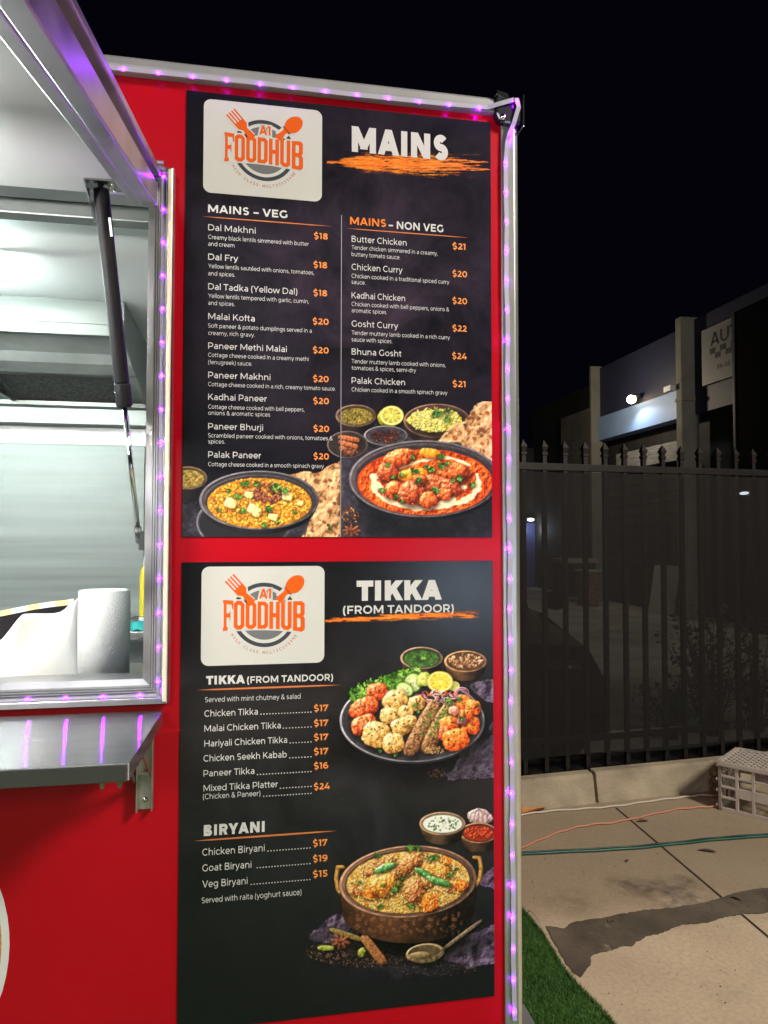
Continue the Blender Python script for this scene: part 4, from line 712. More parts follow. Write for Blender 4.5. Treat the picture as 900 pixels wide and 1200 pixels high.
# bracket, strut
SA, SBt = Vector((-.300, -.150, 2.208)), Vector((-.238, -.012, 1.492))
br = MB(); hbox(br, -.318, -.236, .07, .16, -.0685, -.0645); br.prism([H(-.318, .06, -.0685), H(-.318, .17, -.0685), H(-.318, .13, -.1), H(-.318, .075, -.135)], (.003, 0, 0)); bk = T(br, 'strut_bracket', M_STEEL, hatch, bevel=.0008)
for (u, x) in ((.09, -.256), (.09, -.28), (.115, -.262), (.115, -.282), (.14, -.25), (.14, -.274)): pass
rv = MB()
for (u, x) in ((.085, -.25), (.085, -.275), (.112, -.256), (.112, -.281), (.14, -.25), (.14, -.272)): rv.ball(H(x, u, -.0695), .0034, 6)
T(rv, 'rivets', M_CHROME, hatch)
dr = (SBt - SA).normalized(); Ls = (SBt - SA).length
gs = T(MB().tube([SA + dr * k for k in (.032, .0335, .0345, .036, .12, .2, .3, .402, .406)], [.0118, .0143, .0147, .0147, .0147, .0147, .0147, .0147, .0144], 24).tube([SA + dr * k for k in (.4062, .4075, .409, .42, .448, .451, .454)], [.0150, .0160, .0163, .0163, .0163, .0160, .0130], 24), 'gas_strut', M_BLACK)
T(MB().tube([SA + dr * .452, SBt - dr * .02], .0052, 14), 'strut_rod', M_CHROME, gs)
T(MB().ball(SA, .0105, 10).tube([SA, SA + dr * .036], .0062, 14).tube([SA, SA + Vector((-.02, 0, -.002))], .0045, 10), 'ball_joint', M_CHROME, gs)
T(MB().ball(SBt, .008, 8).tube([SBt - dr * .03, SBt], .007, 12).box(SBt.x, SBt.x + .013, -.02, 0, SBt.z - .02, SBt.z + .02), 'lower_joint', M_DARKM, gs)
T(MB().add([SA + dr * k + Vector((.0092, -.0122, 0)) + Vector((a, -a * .4, 0)) for k in (.09, .125) for a in (0, .005)], [(0, 1, 3, 2)]), 'strut_sticker', M_WHITEP, gs)
# --- stainless serving counter
ANISO = .25; CZ = 1.14; cnt = MB(); cy0 = -.38
cnt.prism([(-2.5, -.03, CZ), (-.186, -.03, CZ), (-.196, cy0, CZ), (-2.5, cy0, CZ)][::-1], (0, 0, -.003)); cnt.box(-2.5, -.1965, cy0 - .004, cy0, CZ - .028, CZ + .0005)
cnt.prism([(-.186, -.03, CZ - .0005), (-.196, cy0, CZ - .0005), (-.196, cy0, CZ - .028), (-.186, -.03, CZ - .028)], (.0025, 0, 0))
M_CTOP = mat('stainless_counter_top', (.60, .60, .61), .22, 1., nscale=6, namt=.08, stretch=(1, 8, 1)); _n = M_CTOP.node_tree; _tg = _n.nodes.new('ShaderNodeTangent'); _tg.direction_type = 'UV_MAP'; _b = _n.nodes['Principled BSDF']; _n.links.new(_tg.outputs[0], _b.inputs['Tangent']); _b.inputs['Anisotropic'].default_value = .94; _b.inputs['Anisotropic Rotation'].default_value = ANISO
counter = T(cnt, 'serving_counter', M_CTOP); _uv = counter.data.uv_layers.new(name='UVMap')
for _l in counter.data.loops: _c = counter.data.vertices[_l.vertex_index].co; _uv.data[_l.index].uv = (_c.x + .3 * _c.z, _c.y + .2 * _c.z)
T(MB().box(-2.5, -.1968, cy0 - .0065, cy0 - .0042, CZ - .0285, CZ - .0005), 'front_edge', M_DARKM, counter, bevel=.001)
p0, p1 = Yp(161, 948), Yp(181, 845)
bx = MB(); bx.box(p0.x, p1.x, -.004, 0, p0.z, p1.z); bx.box(p0.x, p0.x + .003, -.026, -.004, p0.z, p1.z - .03); bx.box(p1.x - .003, p1.x, -.02, -.004, p0.z, p1.z - .03); bx.box(p0.x + .003, p1.x - .003, -.018, -.004, p0.z + .075, p0.z + .08)
cb = T(bx, 'counter_bracket', M_GALV, counter, bevel=.0008)
xm = p1.x - .004
T(MB().prism([(xm, -.02, p0.z + .075), (xm, -.03, p0.z + .075), (xm, -.2, CZ - .028), (xm, -.175, CZ - .028)], (.004, 0, 0)).prism([(p0.x - .004, -.02, p0.z + .065), (p0.x - .004, -.035, p0.z + .065), (p0.x - .004, -.2, CZ - .028), (p0.x - .004, -.165, CZ - .028)], (.003, 0, 0)), 'bracket_arm', M_GALV, counter, bevel=.0008)
T(MB().lathe([(.001, .003), (.005, .0025), (.006, 0)], 14, M=Matrix.Translation(((p0.x + p1.x) / 2, -.0042, p0.z + .02)) @ Matrix.Rotation(R(90), 4, 'X')), 'screw', M_CHROME, counter)
for px in (121, 141):
    q = Yp(px, 906, -.3); T(MB().prism([(q.x, -.34, CZ - .0285), (q.x, -.26, CZ - .0285), (q.x, -.325, CZ - .058)], (.006, 0, 0)), 'counter_hook', M_GALV, counter, bevel=.001)
# --- kitchen seen through the window
kt = MB(); IX0, IX1, IY = XL + .03, XR_ - .03, 2.0
kt.add([(IX0, IY, .45), (IX1, IY, .45), (IX1, IY, 2.38), (IX0, IY, 2.38)], [(0, 1, 2, 3)]); kt.add([(IX1, IY, .45), (IX1, .03, .45), (IX1, .03, 2.38), (IX1, IY, 2.38)], [(0, 1, 2, 3)]); kt.add([(IX0, .03, .45), (IX0, IY, .45), (IX0, IY, 2.38), (IX0, .03, 2.38)], [(0, 1, 2, 3)])
kt.add([(IX0, .03, 2.38), (IX0, IY, 2.38), (IX1, IY, 2.38), (IX1, .03, 2.38)], [(0, 1, 2, 3)])
for i in range(3):
    for j in range(3):
        if i == 1 and j == 1: continue
        X_ = (IX0, -2.6, WXR, IX1); Z_ = (.45, WZB, WZT, 2.38); kt.add([(X_[i], .045, Z_[j]), (X_[i], .045, Z_[j + 1]), (X_[i + 1], .045, Z_[j + 1]), (X_[i + 1], .045, Z_[j])], [(0, 1, 2, 3)])
T(kt, 'kitchen_lining', mat('white_kitchen_lining', (.74, .77, .76), .35, nscale=2, namt=.03))
T(MB().add([(IX0, .03, .46), (IX1, .03, .46), (IX1, IY, .46), (IX0, IY, .46)], [(0, 1, 2, 3)]), 'kitchen_floor', M_FLOORV)
T(MB().box(IX0 + .01, IX1 - .01, .2, .245, 2.262, 2.375), 'steel_header', M_STEELH, bevel=.003)
HXR = -.49
hd = MB()
def sl(b, pts, x0=-2.2, x1=HXR): b.add([(x, y, z) for y, z in pts for x in (x0, x1)], [(2 * i, 2 * i + 1, 2 * i + 3, 2 * i + 2) for i in range(len(pts) - 1)]); return b
sl(hd, [(1.2, 2.378), (1.2, 2.29), (1.19, 2.285), (1.19, 2.245), (1.215, 2.243), (1.22, 2.262)]); hd.prism([(HXR, 1.2, 2.378), (HXR, 1.2, 2.245), (HXR, 1.6, 2.15), (HXR, 1.95, 2.05), (HXR, 1.95, 2.378)], (.006, 0, 0)); sl(hd, [(1.88, 2.118), (1.86, 2.114), (1.86, 2.096), (1.9, 2.09), (1.9, 2.02), (1.97, 2.015)])
hood = T(hd, 'range_hood', M_STEELH); hood['label'] = 'stainless range hood over the cooking line'
T(sl(MB(), [(1.22, 2.262), (1.4, 2.225), (1.45, 2.196), (1.55, 2.176), (1.6, 2.18), (1.88, 2.118)]), 'hood_underside', mat('dull_hood_steel', (.50, .52, .50), .5, .6, nscale=5, namt=.25), hood)
def filt_mat():
    m, N, L, b = newmat('mesh_filter'); tc = N.new('ShaderNodeTexCoord'); v = N.new('ShaderNodeTexVoronoi'); v.inputs['Scale'].default_value = 60; L.new(tc.outputs['Object'], v.inputs['Vector'])
    r = N.new('ShaderNodeValToRGB'); r.color_ramp.elements[0].color = (.14, .14, .13, 1); r.color_ramp.elements[1].color = (.03, .03, .03, 1); r.color_ramp.elements[1].position = .6; L.new(v.outputs['Distance'], r.inputs[0]); L.new(r.outputs[0], b.inputs['Base Color']); b.inputs['Metallic'].default_value = .5; b.inputs['Roughness'].default_value = .5; return m
fa, fb = .0, 1.
def fq(x0, x1, lift): return MB().add([(x, y, z - lift) for (y, z) in ((1.60, 2.178), (1.87, 2.119)) for x in (x0, x1)], [(0, 1, 3, 2)])
T(fq(-1.05, -.60, .004), 'hood_filter', filt_mat(), hood); [T(MB().box(x, x + .018, 1.59, 1.88, 2.108, 2.18), 'filter_rail', M_STEEL, hood) for x in (-1.075, -.587)]
T(MB().box(-2.2, -.515, 1.985, 1.999, 1.121, 1.935), 'splashback', mat('scratched_splashback_reflection_bands', (.20, .225, .215), .5, .8, nscale=1.8, namt=.3, rvar=.07, stretch=(.35, 1, 9)), bevel=.003)  # bands in the steel's colour stand in for reflections
T(MB().box(-2.2, IX1, 1.45, 1.97, 1.08, 1.12), 'rear_bench', M_STEEL, bevel=.004)
T(MB().box(-2.2, IX1, .06, .42, 1.13, 1.165), 'inner_bench', M_STEEL, bevel=.004)
fx = T(MB().box(-2.3, -2.27, .735, .765, 2.25, 2.379).box(-.80, -.785, .735, .765, 2.25, 2.379), 'ceiling_light', M_WHITEP, bevel=.004); T(MB().tube([(-2.28, .75, 2.27), (-.80, .75, 2.27)], .022, 14), 'light_tube', mat('lit_tube', (.9, .9, .9), .5, emit=(.86, 1, .965), estr=115), fx)
# ------------------------------------------------------------------ the two menu boards on the red wall
BXL, BXR = -.152, .5419
def WX(px, py): return Yp(px, py).x
def WZ(px, py): return Yp(px, py).z
def msc(px, py): return (Yp(px, py) - CAM_LOC).dot(_F) / FPX                       # metres per pixel on the wall
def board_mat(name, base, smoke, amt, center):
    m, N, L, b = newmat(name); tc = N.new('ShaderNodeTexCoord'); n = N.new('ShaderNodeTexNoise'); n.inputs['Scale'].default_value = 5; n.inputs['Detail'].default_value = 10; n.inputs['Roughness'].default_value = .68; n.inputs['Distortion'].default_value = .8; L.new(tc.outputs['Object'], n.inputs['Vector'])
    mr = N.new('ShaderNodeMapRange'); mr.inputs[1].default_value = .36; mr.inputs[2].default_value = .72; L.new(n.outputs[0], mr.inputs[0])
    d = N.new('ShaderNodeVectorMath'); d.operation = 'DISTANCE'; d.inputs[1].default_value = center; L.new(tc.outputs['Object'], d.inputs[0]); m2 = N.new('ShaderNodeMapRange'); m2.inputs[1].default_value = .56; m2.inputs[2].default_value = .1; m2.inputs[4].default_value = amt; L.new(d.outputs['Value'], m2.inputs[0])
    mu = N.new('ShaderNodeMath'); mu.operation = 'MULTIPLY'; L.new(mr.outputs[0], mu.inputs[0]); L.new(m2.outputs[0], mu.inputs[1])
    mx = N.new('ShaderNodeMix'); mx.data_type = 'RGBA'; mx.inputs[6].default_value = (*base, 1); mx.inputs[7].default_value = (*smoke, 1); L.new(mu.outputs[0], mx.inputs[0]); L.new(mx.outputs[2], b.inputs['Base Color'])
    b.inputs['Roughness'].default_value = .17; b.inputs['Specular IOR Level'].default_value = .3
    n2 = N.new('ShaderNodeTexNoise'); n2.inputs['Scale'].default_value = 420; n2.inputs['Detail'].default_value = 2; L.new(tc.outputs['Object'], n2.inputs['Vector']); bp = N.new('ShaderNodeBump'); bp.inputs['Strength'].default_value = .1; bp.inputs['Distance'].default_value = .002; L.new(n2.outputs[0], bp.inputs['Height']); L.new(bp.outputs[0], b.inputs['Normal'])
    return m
def ink(name, rgb): return mat(name, tuple(min(.9, x / .98) for x in s2l(rgb)), .4, spec=.25)
I_CARD = ink('cream_print', (206, 204, 197)); I_WHITE = ink('white_print', (212, 209, 206)); I_ORG = ink('amber_print', (240, 146, 72)); I_LOGO = ink('orange_print', (226, 92, 14)); I_GREY = ink('grey_print', (112, 112, 114)); I_DGREY = ink('charcoal_print', (62, 64, 70)); I_RULE = ink('copper_rule_print', (206, 118, 66)); I_HEADO = ink('orange_heading_print', (236, 128, 46)); I_TAG = ink('brown_print', (186, 104, 64))
def print_mat(name):
    m, N, L, b = newmat(name); a = N.new('ShaderNodeAttribute'); a.attribute_name = 'Col'; b.inputs['Roughness'].default_value = .36; b.inputs['Specular IOR Level'].default_value = .28
    L.new(a.outputs['Color'], b.inputs['Base Color']); t = N.new('ShaderNodeBsdfTransparent'); mx = N.new('ShaderNodeMixShader'); L.new(a.outputs['Alpha'], mx.inputs[0]); L.new(t.outputs[0], mx.inputs[1]); L.new(b.outputs[0], mx.inputs[2]); L.new(mx.outputs[0], N['Material Output'].inputs['Surface']); return m
M_PRINT = print_mat('food_photo_print')
def lay_print(canvas, name, parent, x0, x1, z0, z1, y, step=.00125, label=None, gain=1.5):
    nx, nz_ = int((x1 - x0) / step) + 1, int((z1 - z0) / step) + 1
    X, Z = np.meshgrid(np.linspace(x0, x1, nx), np.linspace(z0, z1, nz_)); P_ = np.stack([X, np.full_like(X, y), Z], -1).reshape(-1, 3).astype(np.float32)
    v = P_ - np.array(CAM_LOC); d = v @ np.array(_F); px = 450 + FPX * (v @ np.array(_R)) / d; py = 600 - FPX * (v @ np.array(_U)) / d
    k = canvas.S; c, a = canvas.c, canvas.a; c2 = np.clip(c, 0, 255) * a[..., None]
    bl = 3                                                               # small box filter so that one vertex carries what its cell covers
    I = np.concatenate([c2, a[..., None]], -1); I = np.pad(I, ((1, 1), (1, 1), (0, 0)), mode='edge'); I = sum(I[i:i + c.shape[0], j:j + c.shape[1]] for i in range(3) for j in range(3)) / 9
    fx = np.clip((px - canvas.x0) * k - .5, 0, canvas.W - 1.01); fy = np.clip((py - canvas.y0) * k - .5, 0, canvas.H - 1.01); i, j = fy.astype(int), fx.astype(int); ty, tx = (fy - i)[:, None], (fx - j)[:, None]
    V = (I[i, j] * (1 - tx) + I[i, j + 1] * tx) * (1 - ty) + (I[i + 1, j] * (1 - tx) + I[i + 1, j + 1] * tx) * ty
    ins = (px > canvas.x0) & (px < canvas.x0 + canvas.W / k) & (py > canvas.y0) & (py < canvas.y0 + canvas.H / k); A = V[:, 3] * ins
    rgb = np.clip(V[:, :3] / np.maximum(V[:, 3:4], 1e-3), 0, 255) / 255; lin = np.where(rgb > .04045, ((rgb + .055) / 1.055) ** 2.4, rgb / 12.92) * gain
    me = bpy.data.meshes.new(name); me.vertices.add(len(P_)); me.vertices.foreach_set('co', P_.ravel())
    q = (np.arange(nz_ - 1)[:, None] * nx + np.arange(nx - 1)[None]).ravel(); F4 = np.stack([q, q + 1, q + nx + 1, q + nx], 1).astype(np.int32)
    keep = (A[F4].max(1) > .004); F4 = F4[keep]
    me.loops.add(F4.size); me.loops.foreach_set('vertex_index', F4.ravel()); me.polygons.add(len(F4)); me.polygons.foreach_set('loop_start', np.arange(0, F4.size, 4, dtype=np.int32)); me.polygons.foreach_set('loop_total', np.full(len(F4), 4, np.int32)); me.update(calc_edges=True)
    at = me.attributes.new('Col', 'FLOAT_COLOR', 'POINT'); at.data.foreach_set('color', np.concatenate([np.clip(lin, 0, .9), np.clip(A, 0, 1)[:, None]], 1).astype(np.float32).ravel())
    me.materials.append(M_PRINT); o = bpy.data.objects.new(name, me); COL.objects.link(o); o.parent = parent; o.matrix_parent_inverse = Matrix.Translation(parent.location).inverted()
    if label: o['label'] = label
    return o
def rrect(x0, x1, z0, z1, r, y, n=8):
    out = []
    for cx, cz, a0 in ((x1 - r, z1 - r, 0), (x0 + r, z1 - r, 90), (x0 + r, z0 + r, 180), (x1 - r, z0 + r, 270)):
        out += [(cx + r * math.cos(R(a0 + 90 * k / n)), y, cz + r * math.sin(R(a0 + 90 * k / n))) for k in range(n + 1)]
    return out
def flat(poly): return (list(poly), [tuple(range(len(poly) - 1, -1, -1))])
# --- the shop's emblem, drawn in the pixels of an enlarged view of its card and mapped on the card
LET = {'F': [[(0, 0), (.42, 0), (.42, .1), (.34, .13), (.34, .43), (.62, .43), (.66, .36), (.72, .36), (.72, .68), (.66, .68), (.62, .57), (.34, .57), (.34, .86), (.46, .9), (.46, 1), (0, 1), (0, .9), (.07, .87), (.07, .13), (0, .1)], [(.42, 0), (1, 0), (1, .3), (.9, .3), (.82, .14), (.42, .14)]],
       'H': [[(.02, 0), (.36, 0), (.36, 1), (.02, 1)], [(.36, .42), (.64, .42), (.64, .57), (.36, .57)], [(.64, 0), (.98, 0), (.98, 1), (.64, 1)]]}
def ring_poly(o, i): return [[o[k], o[(k + 1) % len(o)], i[(k + 1) % len(o)], i[k]] for k in range(len(o))]
def octo(x0, x1, y0, y1, cx, cy): return [(x0 + cx, y0), (x1 - cx, y0), (x1, y0 + cy), (x1, y1 - cy), (x1 - cx, y1), (x0 + cx, y1), (x0, y1 - cy), (x0, y0 + cy)]
LET['O'] = ring_poly(octo(.02, .98, 0, 1, .28, .1), octo(.35, .65, .14, .86, .08, .04))
LET['D'] = ring_poly([(.02, 0), (.72, 0), (.98, .1), (.98, .9), (.72, 1), (.02, 1)], [(.34, .14), (.57, .14), (.65, .18), (.65, .82), (.57, .86), (.34, .86)])
LET['U'] = [[(.02, 0), (.36, 0), (.36, .82), (.02, .9)], [(.64, 0), (.98, 0), (.98, .9), (.64, .82)], [(.02, .9), (.36, .82), (.43, .86), (.3, 1)], [(.3, 1), (.43, .86), (.57, .86), (.7, 1)], [(.7, 1), (.57, .86), (.64, .82), (.98, .9)]]
LET['B'] = ring_poly([(.02, 0), (.74, 0), (.96, .08), (.96, .42), (.86, .49), (.02, .49)], [(.34, .13), (.56, .13), (.63, .17), (.63, .38), (.56, .42), (.34, .42)]) + ring_poly([(.02, .49), (.86, .49), (.98, .57), (.98, .91), (.76, 1), (.02, 1)], [(.34, .56), (.56, .56), (.64, .6), (.64, .83), (.56, .87), (.34, .87)])
def logo(parent, x0, x1, z0, z1, y):
    def Lm(X, Y, k):
        yt = 88 - .02 * (X - 138); yb = 611 - .04 * (X - 138); return (x0 + (X - 138) / 649 * (x1 - x0), y - .00016 * k, z1 - (Y - yt) / (yb - yt) * (z1 - z0))
    card = MB(); card.prism(rrect(x0, x1, z0, z1, .0165, y), (0, .0004, 0)); co = card.build('logo_card', I_CARD, parent)
    def shape(name, ink_, polys, k):
        b = MB()
        for p in polys:
            ar = sum(p[i][0] * p[(i + 1) % len(p)][1] - p[(i + 1) % len(p)][0] * p[i][1] for i in range(len(p)))
            q = [Lm(a, c, k) for a, c in (p if ar < 0 else p[::-1])]; b.add(q, [tuple(range(len(q)))[::-1]])
        return b.build(name, ink_, co)
    CX, CY = 465, 338
    def arc(r0, r1, a0, a1, n=48): return [[(CX + r * math.cos(R(a0 + (a1 - a0) * t / n)), CY + r * math.sin(R(a0 + (a1 - a0) * t / n))) for r, t in ((r1, k), (r1, k + 1), (r0, k + 1), (r0, k))] for k in range(n)]
    shape('ring_emblem', I_DGREY, arc(149, 170, 0, 360, 72), 1); shape('plate_emblem', I_GREY, [[(CX + 131 * math.cos(R(a)), CY + 131 * math.sin(R(a))) for a in range(0, 360, 6)]], 1)
    top = lambda X: 268 - 6 * ((X - 465) / 215) ** 2; bot = lambda X: 411 + 15 * ((X - 465) / 215) ** 2
    xs = [243 + 222 * 2 * k / 24 for k in range(25)]
    shape('lettering_margin', I_CARD, [[(xs[k], top(xs[k]) - 8), (xs[k + 1], top(xs[k + 1]) - 8), (xs[k + 1], bot(xs[k + 1]) + 8), (xs[k], bot(xs[k]) + 8)] for k in range(24)], 2)
    W7 = ((250, 303), (305, 362), (367, 424), (429, 486), (491, 548), (553, 611), (617, 682)); polys = []
    for ch_, (a, b_) in zip('FOODHUB', W7):
        for p in LET[ch_]:
            q = []
            for u, v in p: X = a + u * (b_ - a); q.append((X, top(X) + v * (bot(X) - top(X))))
            polys.append(q)
    shape('name_lettering', I_LOGO, polys, 4)
    def rotp(pts, cx, cy, ang, sc=1.): c, s_ = math.cos(R(ang)), math.sin(R(ang)); return [(cx + (u * c - v * s_) * sc, cy + (u * s_ + v * c) * sc) for u, v in pts]
    sp_head = [(56 * math.cos(R(a)) * (1 + .06 * math.cos(R(a))), 42 * math.sin(R(a))) for a in range(0, 360, 10)]; sp_h = [(-48, -17), (-48, 17), (-72, 12), (-120, 30), (-126, -14), (-76, -12)]
    shape('spoon_margin', I_CARD, [rotp(sp_head, 626, 176, -42, 1.16), rotp([(-46, -27), (-46, 27), (-100, 34), (-112, -26)], 626, 176, -42)], 2); shape('spoon_emblem', I_LOGO, [rotp(sp_head, 626, 176, -42), rotp(sp_h, 626, 176, -42)], 3)
    fk = [[(-62, -31 + k * 17.5), (8, -31 + k * 17.5), (8, -22 + k * 17.5), (-62, -22 + k * 17.5)] for k in range(4)] + [[(6, -31), (36, -31), (58, -13), (118, -22), (122, 22), (58, 13), (36, 30.5), (6, 30.5)]]
    fm = [[(-68, -38), (40, -38), (64, -20), (110, -26), (114, 30), (62, 22), (40, 38), (-68, 38)]]
    shape('fork_margin', I_CARD, [rotp(p, 322, 190, 47) for p in fm], 2); shape('fork_emblem', I_LOGO, [rotp(p, 322, 190, 47) for p in fk], 3)
    a1 = MB()
    def a1m(p): X, _, Z = p; q = Lm(X, -Z, 4 + _ * -300); return q
    put_text(a1, 'A1', 438, 500, -252, 52, 0, 165, M=a1m); 
    am2 = MB(); put_text(am2, 'A1', 428, 509, -260, 69, 0, 330, M=lambda p: Lm(p[0], p[1] * 0 - p[2], 3.2 + (p[1] * -5000) * .01)); am2.build('initials_margin', I_CARD, co); a1.build('initials_lettering', I_LOGO, co)
    tg = MB(); txt = 'HIGH CLASS MULTICUISINE'; n = len(txt)
    for i, chh in enumerate(txt):
        if chh == ' ': continue
        an = R(147 - 114 * i / (n - 1)); ra = 198
        def am_(p, an=an, ra=ra): u, h = p[0], p[2]; r = ra - h; t = an - u / ra; return Lm(CX + r * math.cos(t), CY + r * math.sin(t), 1)
        wch = {'I': 4, 'M': 15, 'C': 11, 'G': 11, 'H': 11, 'U': 10, 'N': 11}.get(chh, 10); put_text(tg, chh, -wch / 2, wch / 2, -8, 16, 0, 120, M=am_)
    tg.build('tagline_lettering', I_TAG, co)
    return co
def make_board(x0, x1, z0, z1, label, m):
    b = thing('menu_board', label, 'menu board', ((x0 + x1) / 2, 0, z0))
    MB().box(x0, x1, -.003, -.0003, z0, z1).build('board_panel', m, b, bevel=.0006, segs=1); return b
def line(board, name, m, txt, px0, py, px1, cap, w=80, y=-.0036, space=0.):
    b = MB(); items = txt if isinstance(txt, list) else [(txt, py, px1)]
    for t, yy, xx in items: put_text(b, t, WX(px0, yy), WX(xx, yy), WZ(px0, yy), cap * msc(px0, yy), y, w, space)
    return b.build(name, m, board)
def rule(board, a, b, wpx, y=-.0036):
    p, q = Yp(*a), Yp(*b); w = wpx * msc(*a) / 2; z = (p.z + q.z) / 2; L_ = q.x - p.x; P_ = [(p.x, 0), (p.x + L_ * .12, .8), (p.x + L_ * .5, 1), (p.x + L_ * .85, .8), (q.x, 0)]
    MB().add([(x, y, z - w * k) for x, k in P_] + [(x, y, z + w * k) for x, k in P_[::-1]], [tuple(range(10))]).build('heading_rule', I_RULE, board)
# --- upper board
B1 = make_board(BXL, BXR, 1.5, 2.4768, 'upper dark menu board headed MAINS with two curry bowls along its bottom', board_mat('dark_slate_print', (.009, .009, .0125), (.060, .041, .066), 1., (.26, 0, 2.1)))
logo(B1, WX(238.5, 180), WX(377.2, 180), WZ(238.5, 226), WZ(238.5, 116.4), -.0036)
line(B1, 'heading_lettering', I_WHITE, 'MAINS', 411.5, 178.5, 524.5, 30.5, 205, space=-30); line(B1, 'heading_lettering', I_WHITE, 'MAINS – VEG', 243.8, 249.4, 336.7, 9.2, 138); line(B1, 'heading_lettering', I_WHITE, '– NON VEG', 455.2, 268.2, 519, 9, 138); line(B1, 'heading_lettering', I_HEADO, 'MAINS', 409.9, 263.6, 452.1, 9, 138)
rule(B1, (236.4, 254.2), (390, 266.3), 1.3); rule(B1, (405.8, 268.1), (549.5, 279.6), 1.3)
VEG = [('Dal Makhni', 270.5, 299.5, [('Creamy black lentils simmered with butter', 280.6, 361.6), ('and cream', 288.6, 274.8)], '$18', 280.4, 367.9, 384), ('Dal Fry', 304.9, 279.2, [('Yellow lentils sautéed with onions, tomatoes,', 314.6, 368), ('and spices.', 323.2, 275.5)], '$18', 314.2, 367.3, 383.3),
       ('Dal Tadka (Yellow Dal)', 339.6, 348.3, [('Yellow lentils tempered with garlic, cumin,', 349.4, 361.8), ('and spices.', 357.7, 275)], '$18', 347, 367.2, 383.2), ('Malai Kofta', 374.5, 298.4, [('Soft paneer & potato dumplings served in a', 384.3, 365.1), ('creamy, rich gravy.', 392.8, 298.4)], '$20', 380.4, 366.4, 385),
       ('Paneer Methi Malai', 408.9, 335.9, [('Cottage cheese cooked in a creamy methi', 418.5, 361.5), ('(fenugreek) sauce.', 427, 295.3)], '$20', 414, 366.6, 385), ('Paneer Makhni', 443.2, 316.8, [('Cottage cheese cooked in a rich, creamy tomato sauce.', 452.8, 393)], '$20', 447.6, 366.8, 385),
       ('Kadhai Paneer', 468.8, 312.6, [('Cottage cheese cooked with bell peppers,', 479.2, 356.6), ('onions & aromatic spices', 486.4, 316.5)], '$20', 473.5, 367, 385.3), ('Paneer Bhurji', 503.2, 308.2, [('Scrambled paneer cooked with onions, tomatoes &', 512.8, 389.7), ('spices.', 519.8, 263.8)], '$20', 506, 367.2, 385.5), ('Palak Paneer', 536.3, 305.9, [('Cottage cheese cooked in a smooth spinach gravy.', 546.4, 380)], '$20', 538.4, 367.3, 385.3)]
NON = [('Butter Chicken', 284, 476.1, [('Tender chicken simmered in a creamy,', 292.8, 512.2), ('buttery tomato sauce.', 300.8, 468.5)], '$21', 292.4, 529.8, 544.9), ('Chicken Curry', 316.7, 471.3, [('Chicken cooked in a traditional spiced curry', 326.2, 526), ('sauce.', 333.3, 427.8)], '$20', 324.6, 529.8, 546.9),
       ('Kadhai Chicken', 349.9, 474.3, [('Chicken cooked with bell peppers, onions &', 359, 526), ('aromatic spices.', 366.5, 453.1)], '$20', 356.3, 529.8, 546.9), ('Gosht Curry', 383.1, 466.2, [('Tender muttery lamb cooked in a rich curry', 392.6, 526.7), ('sauce with spices.', 400.5, 459.5)], '$22', 388.5, 529.8, 546.5),
       ('Bhuna Gosht', 415.8, 470, [('Tender muttery lamb cooked with onions,', 426, 521.6), ('tomatoes & spices, semi-dry', 433.7, 487.1)], '$24', 420.9, 529.5, 546.5), ('Palak Chicken', 449.6, 474.3, [('Chicken cooked in a smooth spinach gravy', 459, 523.7)], '$21', 453.6, 529.9, 545)]
for L_, x in ((VEG, 244.1), (NON, 411.8)):
    for (t, yb, x1, dl, p, yp, xp, xq) in L_:
        line(B1, 'dish_name', I_WHITE, t, x, yb, x1, 7.2, 88); line(B1, 'description', I_WHITE, dl, x, 0, 0, 4.9, 76); line(B1, 'price', I_ORG, p, xp, yp, xq, 7.2, 135)
dx = WX(399.6, 400); MB().box(dx - .0007, dx + .0007, -.0039, -.0031, WZ(399.6, 629.2), WZ(399.6, 253)).build('column_divider', ink('pale_line_print', (170, 164, 168)), B1)
lay_print(paint_curries(), 'food_picture', B1, BXL + .0006, BXR - .0006, 1.5006, 1.815, -.0033, label='printed picture of yellow lentils, red curry, rice and flatbread')
lay_print(paint_brush(380, 160, 576, 216, ((391, 190), (549, 194)), 9.5, 3), 'brush_stroke', B1, WX(383, 190), BXR - .002, WZ(470, 212), WZ(470, 160), -.0032)
# --- lower board
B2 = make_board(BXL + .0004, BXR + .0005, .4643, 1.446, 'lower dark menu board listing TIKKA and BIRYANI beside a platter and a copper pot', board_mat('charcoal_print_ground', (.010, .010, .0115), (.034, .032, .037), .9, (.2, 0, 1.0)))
logo(B2, WX(236, 720), WX(380, 720), WZ(236, 780.3), WZ(236, 664), -.0036)
HL_ = lambda *a, **k: line(B2, 'heading_lettering', I_WHITE, *a, **k)
HL_('TIKKA', 417.6, 704, 517.3, 23.5, 210, space=-25); HL_('(FROM TANDOOR)', 401.7, 719.5, 531.3, 9.6, 130); HL_('TIKKA', 241.6, 802, 287, 10, 190); HL_('(FROM TANDOOR)', 289.5, 800.4, 390, 7.9, 135); HL_('BIRYANI', 238.5, 979, 310, 12.6, 190)
rule(B2, (231, 808.8), (400, 801.8), 2.2); rule(B2, (227.5, 985.5), (395, 972), 2.2)
line(B2, 'description', I_WHITE, 'Served with mint chutney & salad', 240.5, 822.5, 352, 5.8, 76); line(B2, 'description', I_WHITE, '(Chicken & Paneer)', 238, 936, 305, 6.2, 78); line(B2, 'description', I_WHITE, 'Served with raita (yoghurt sauce)', 236.5, 1057.6, 353, 6.6, 78)
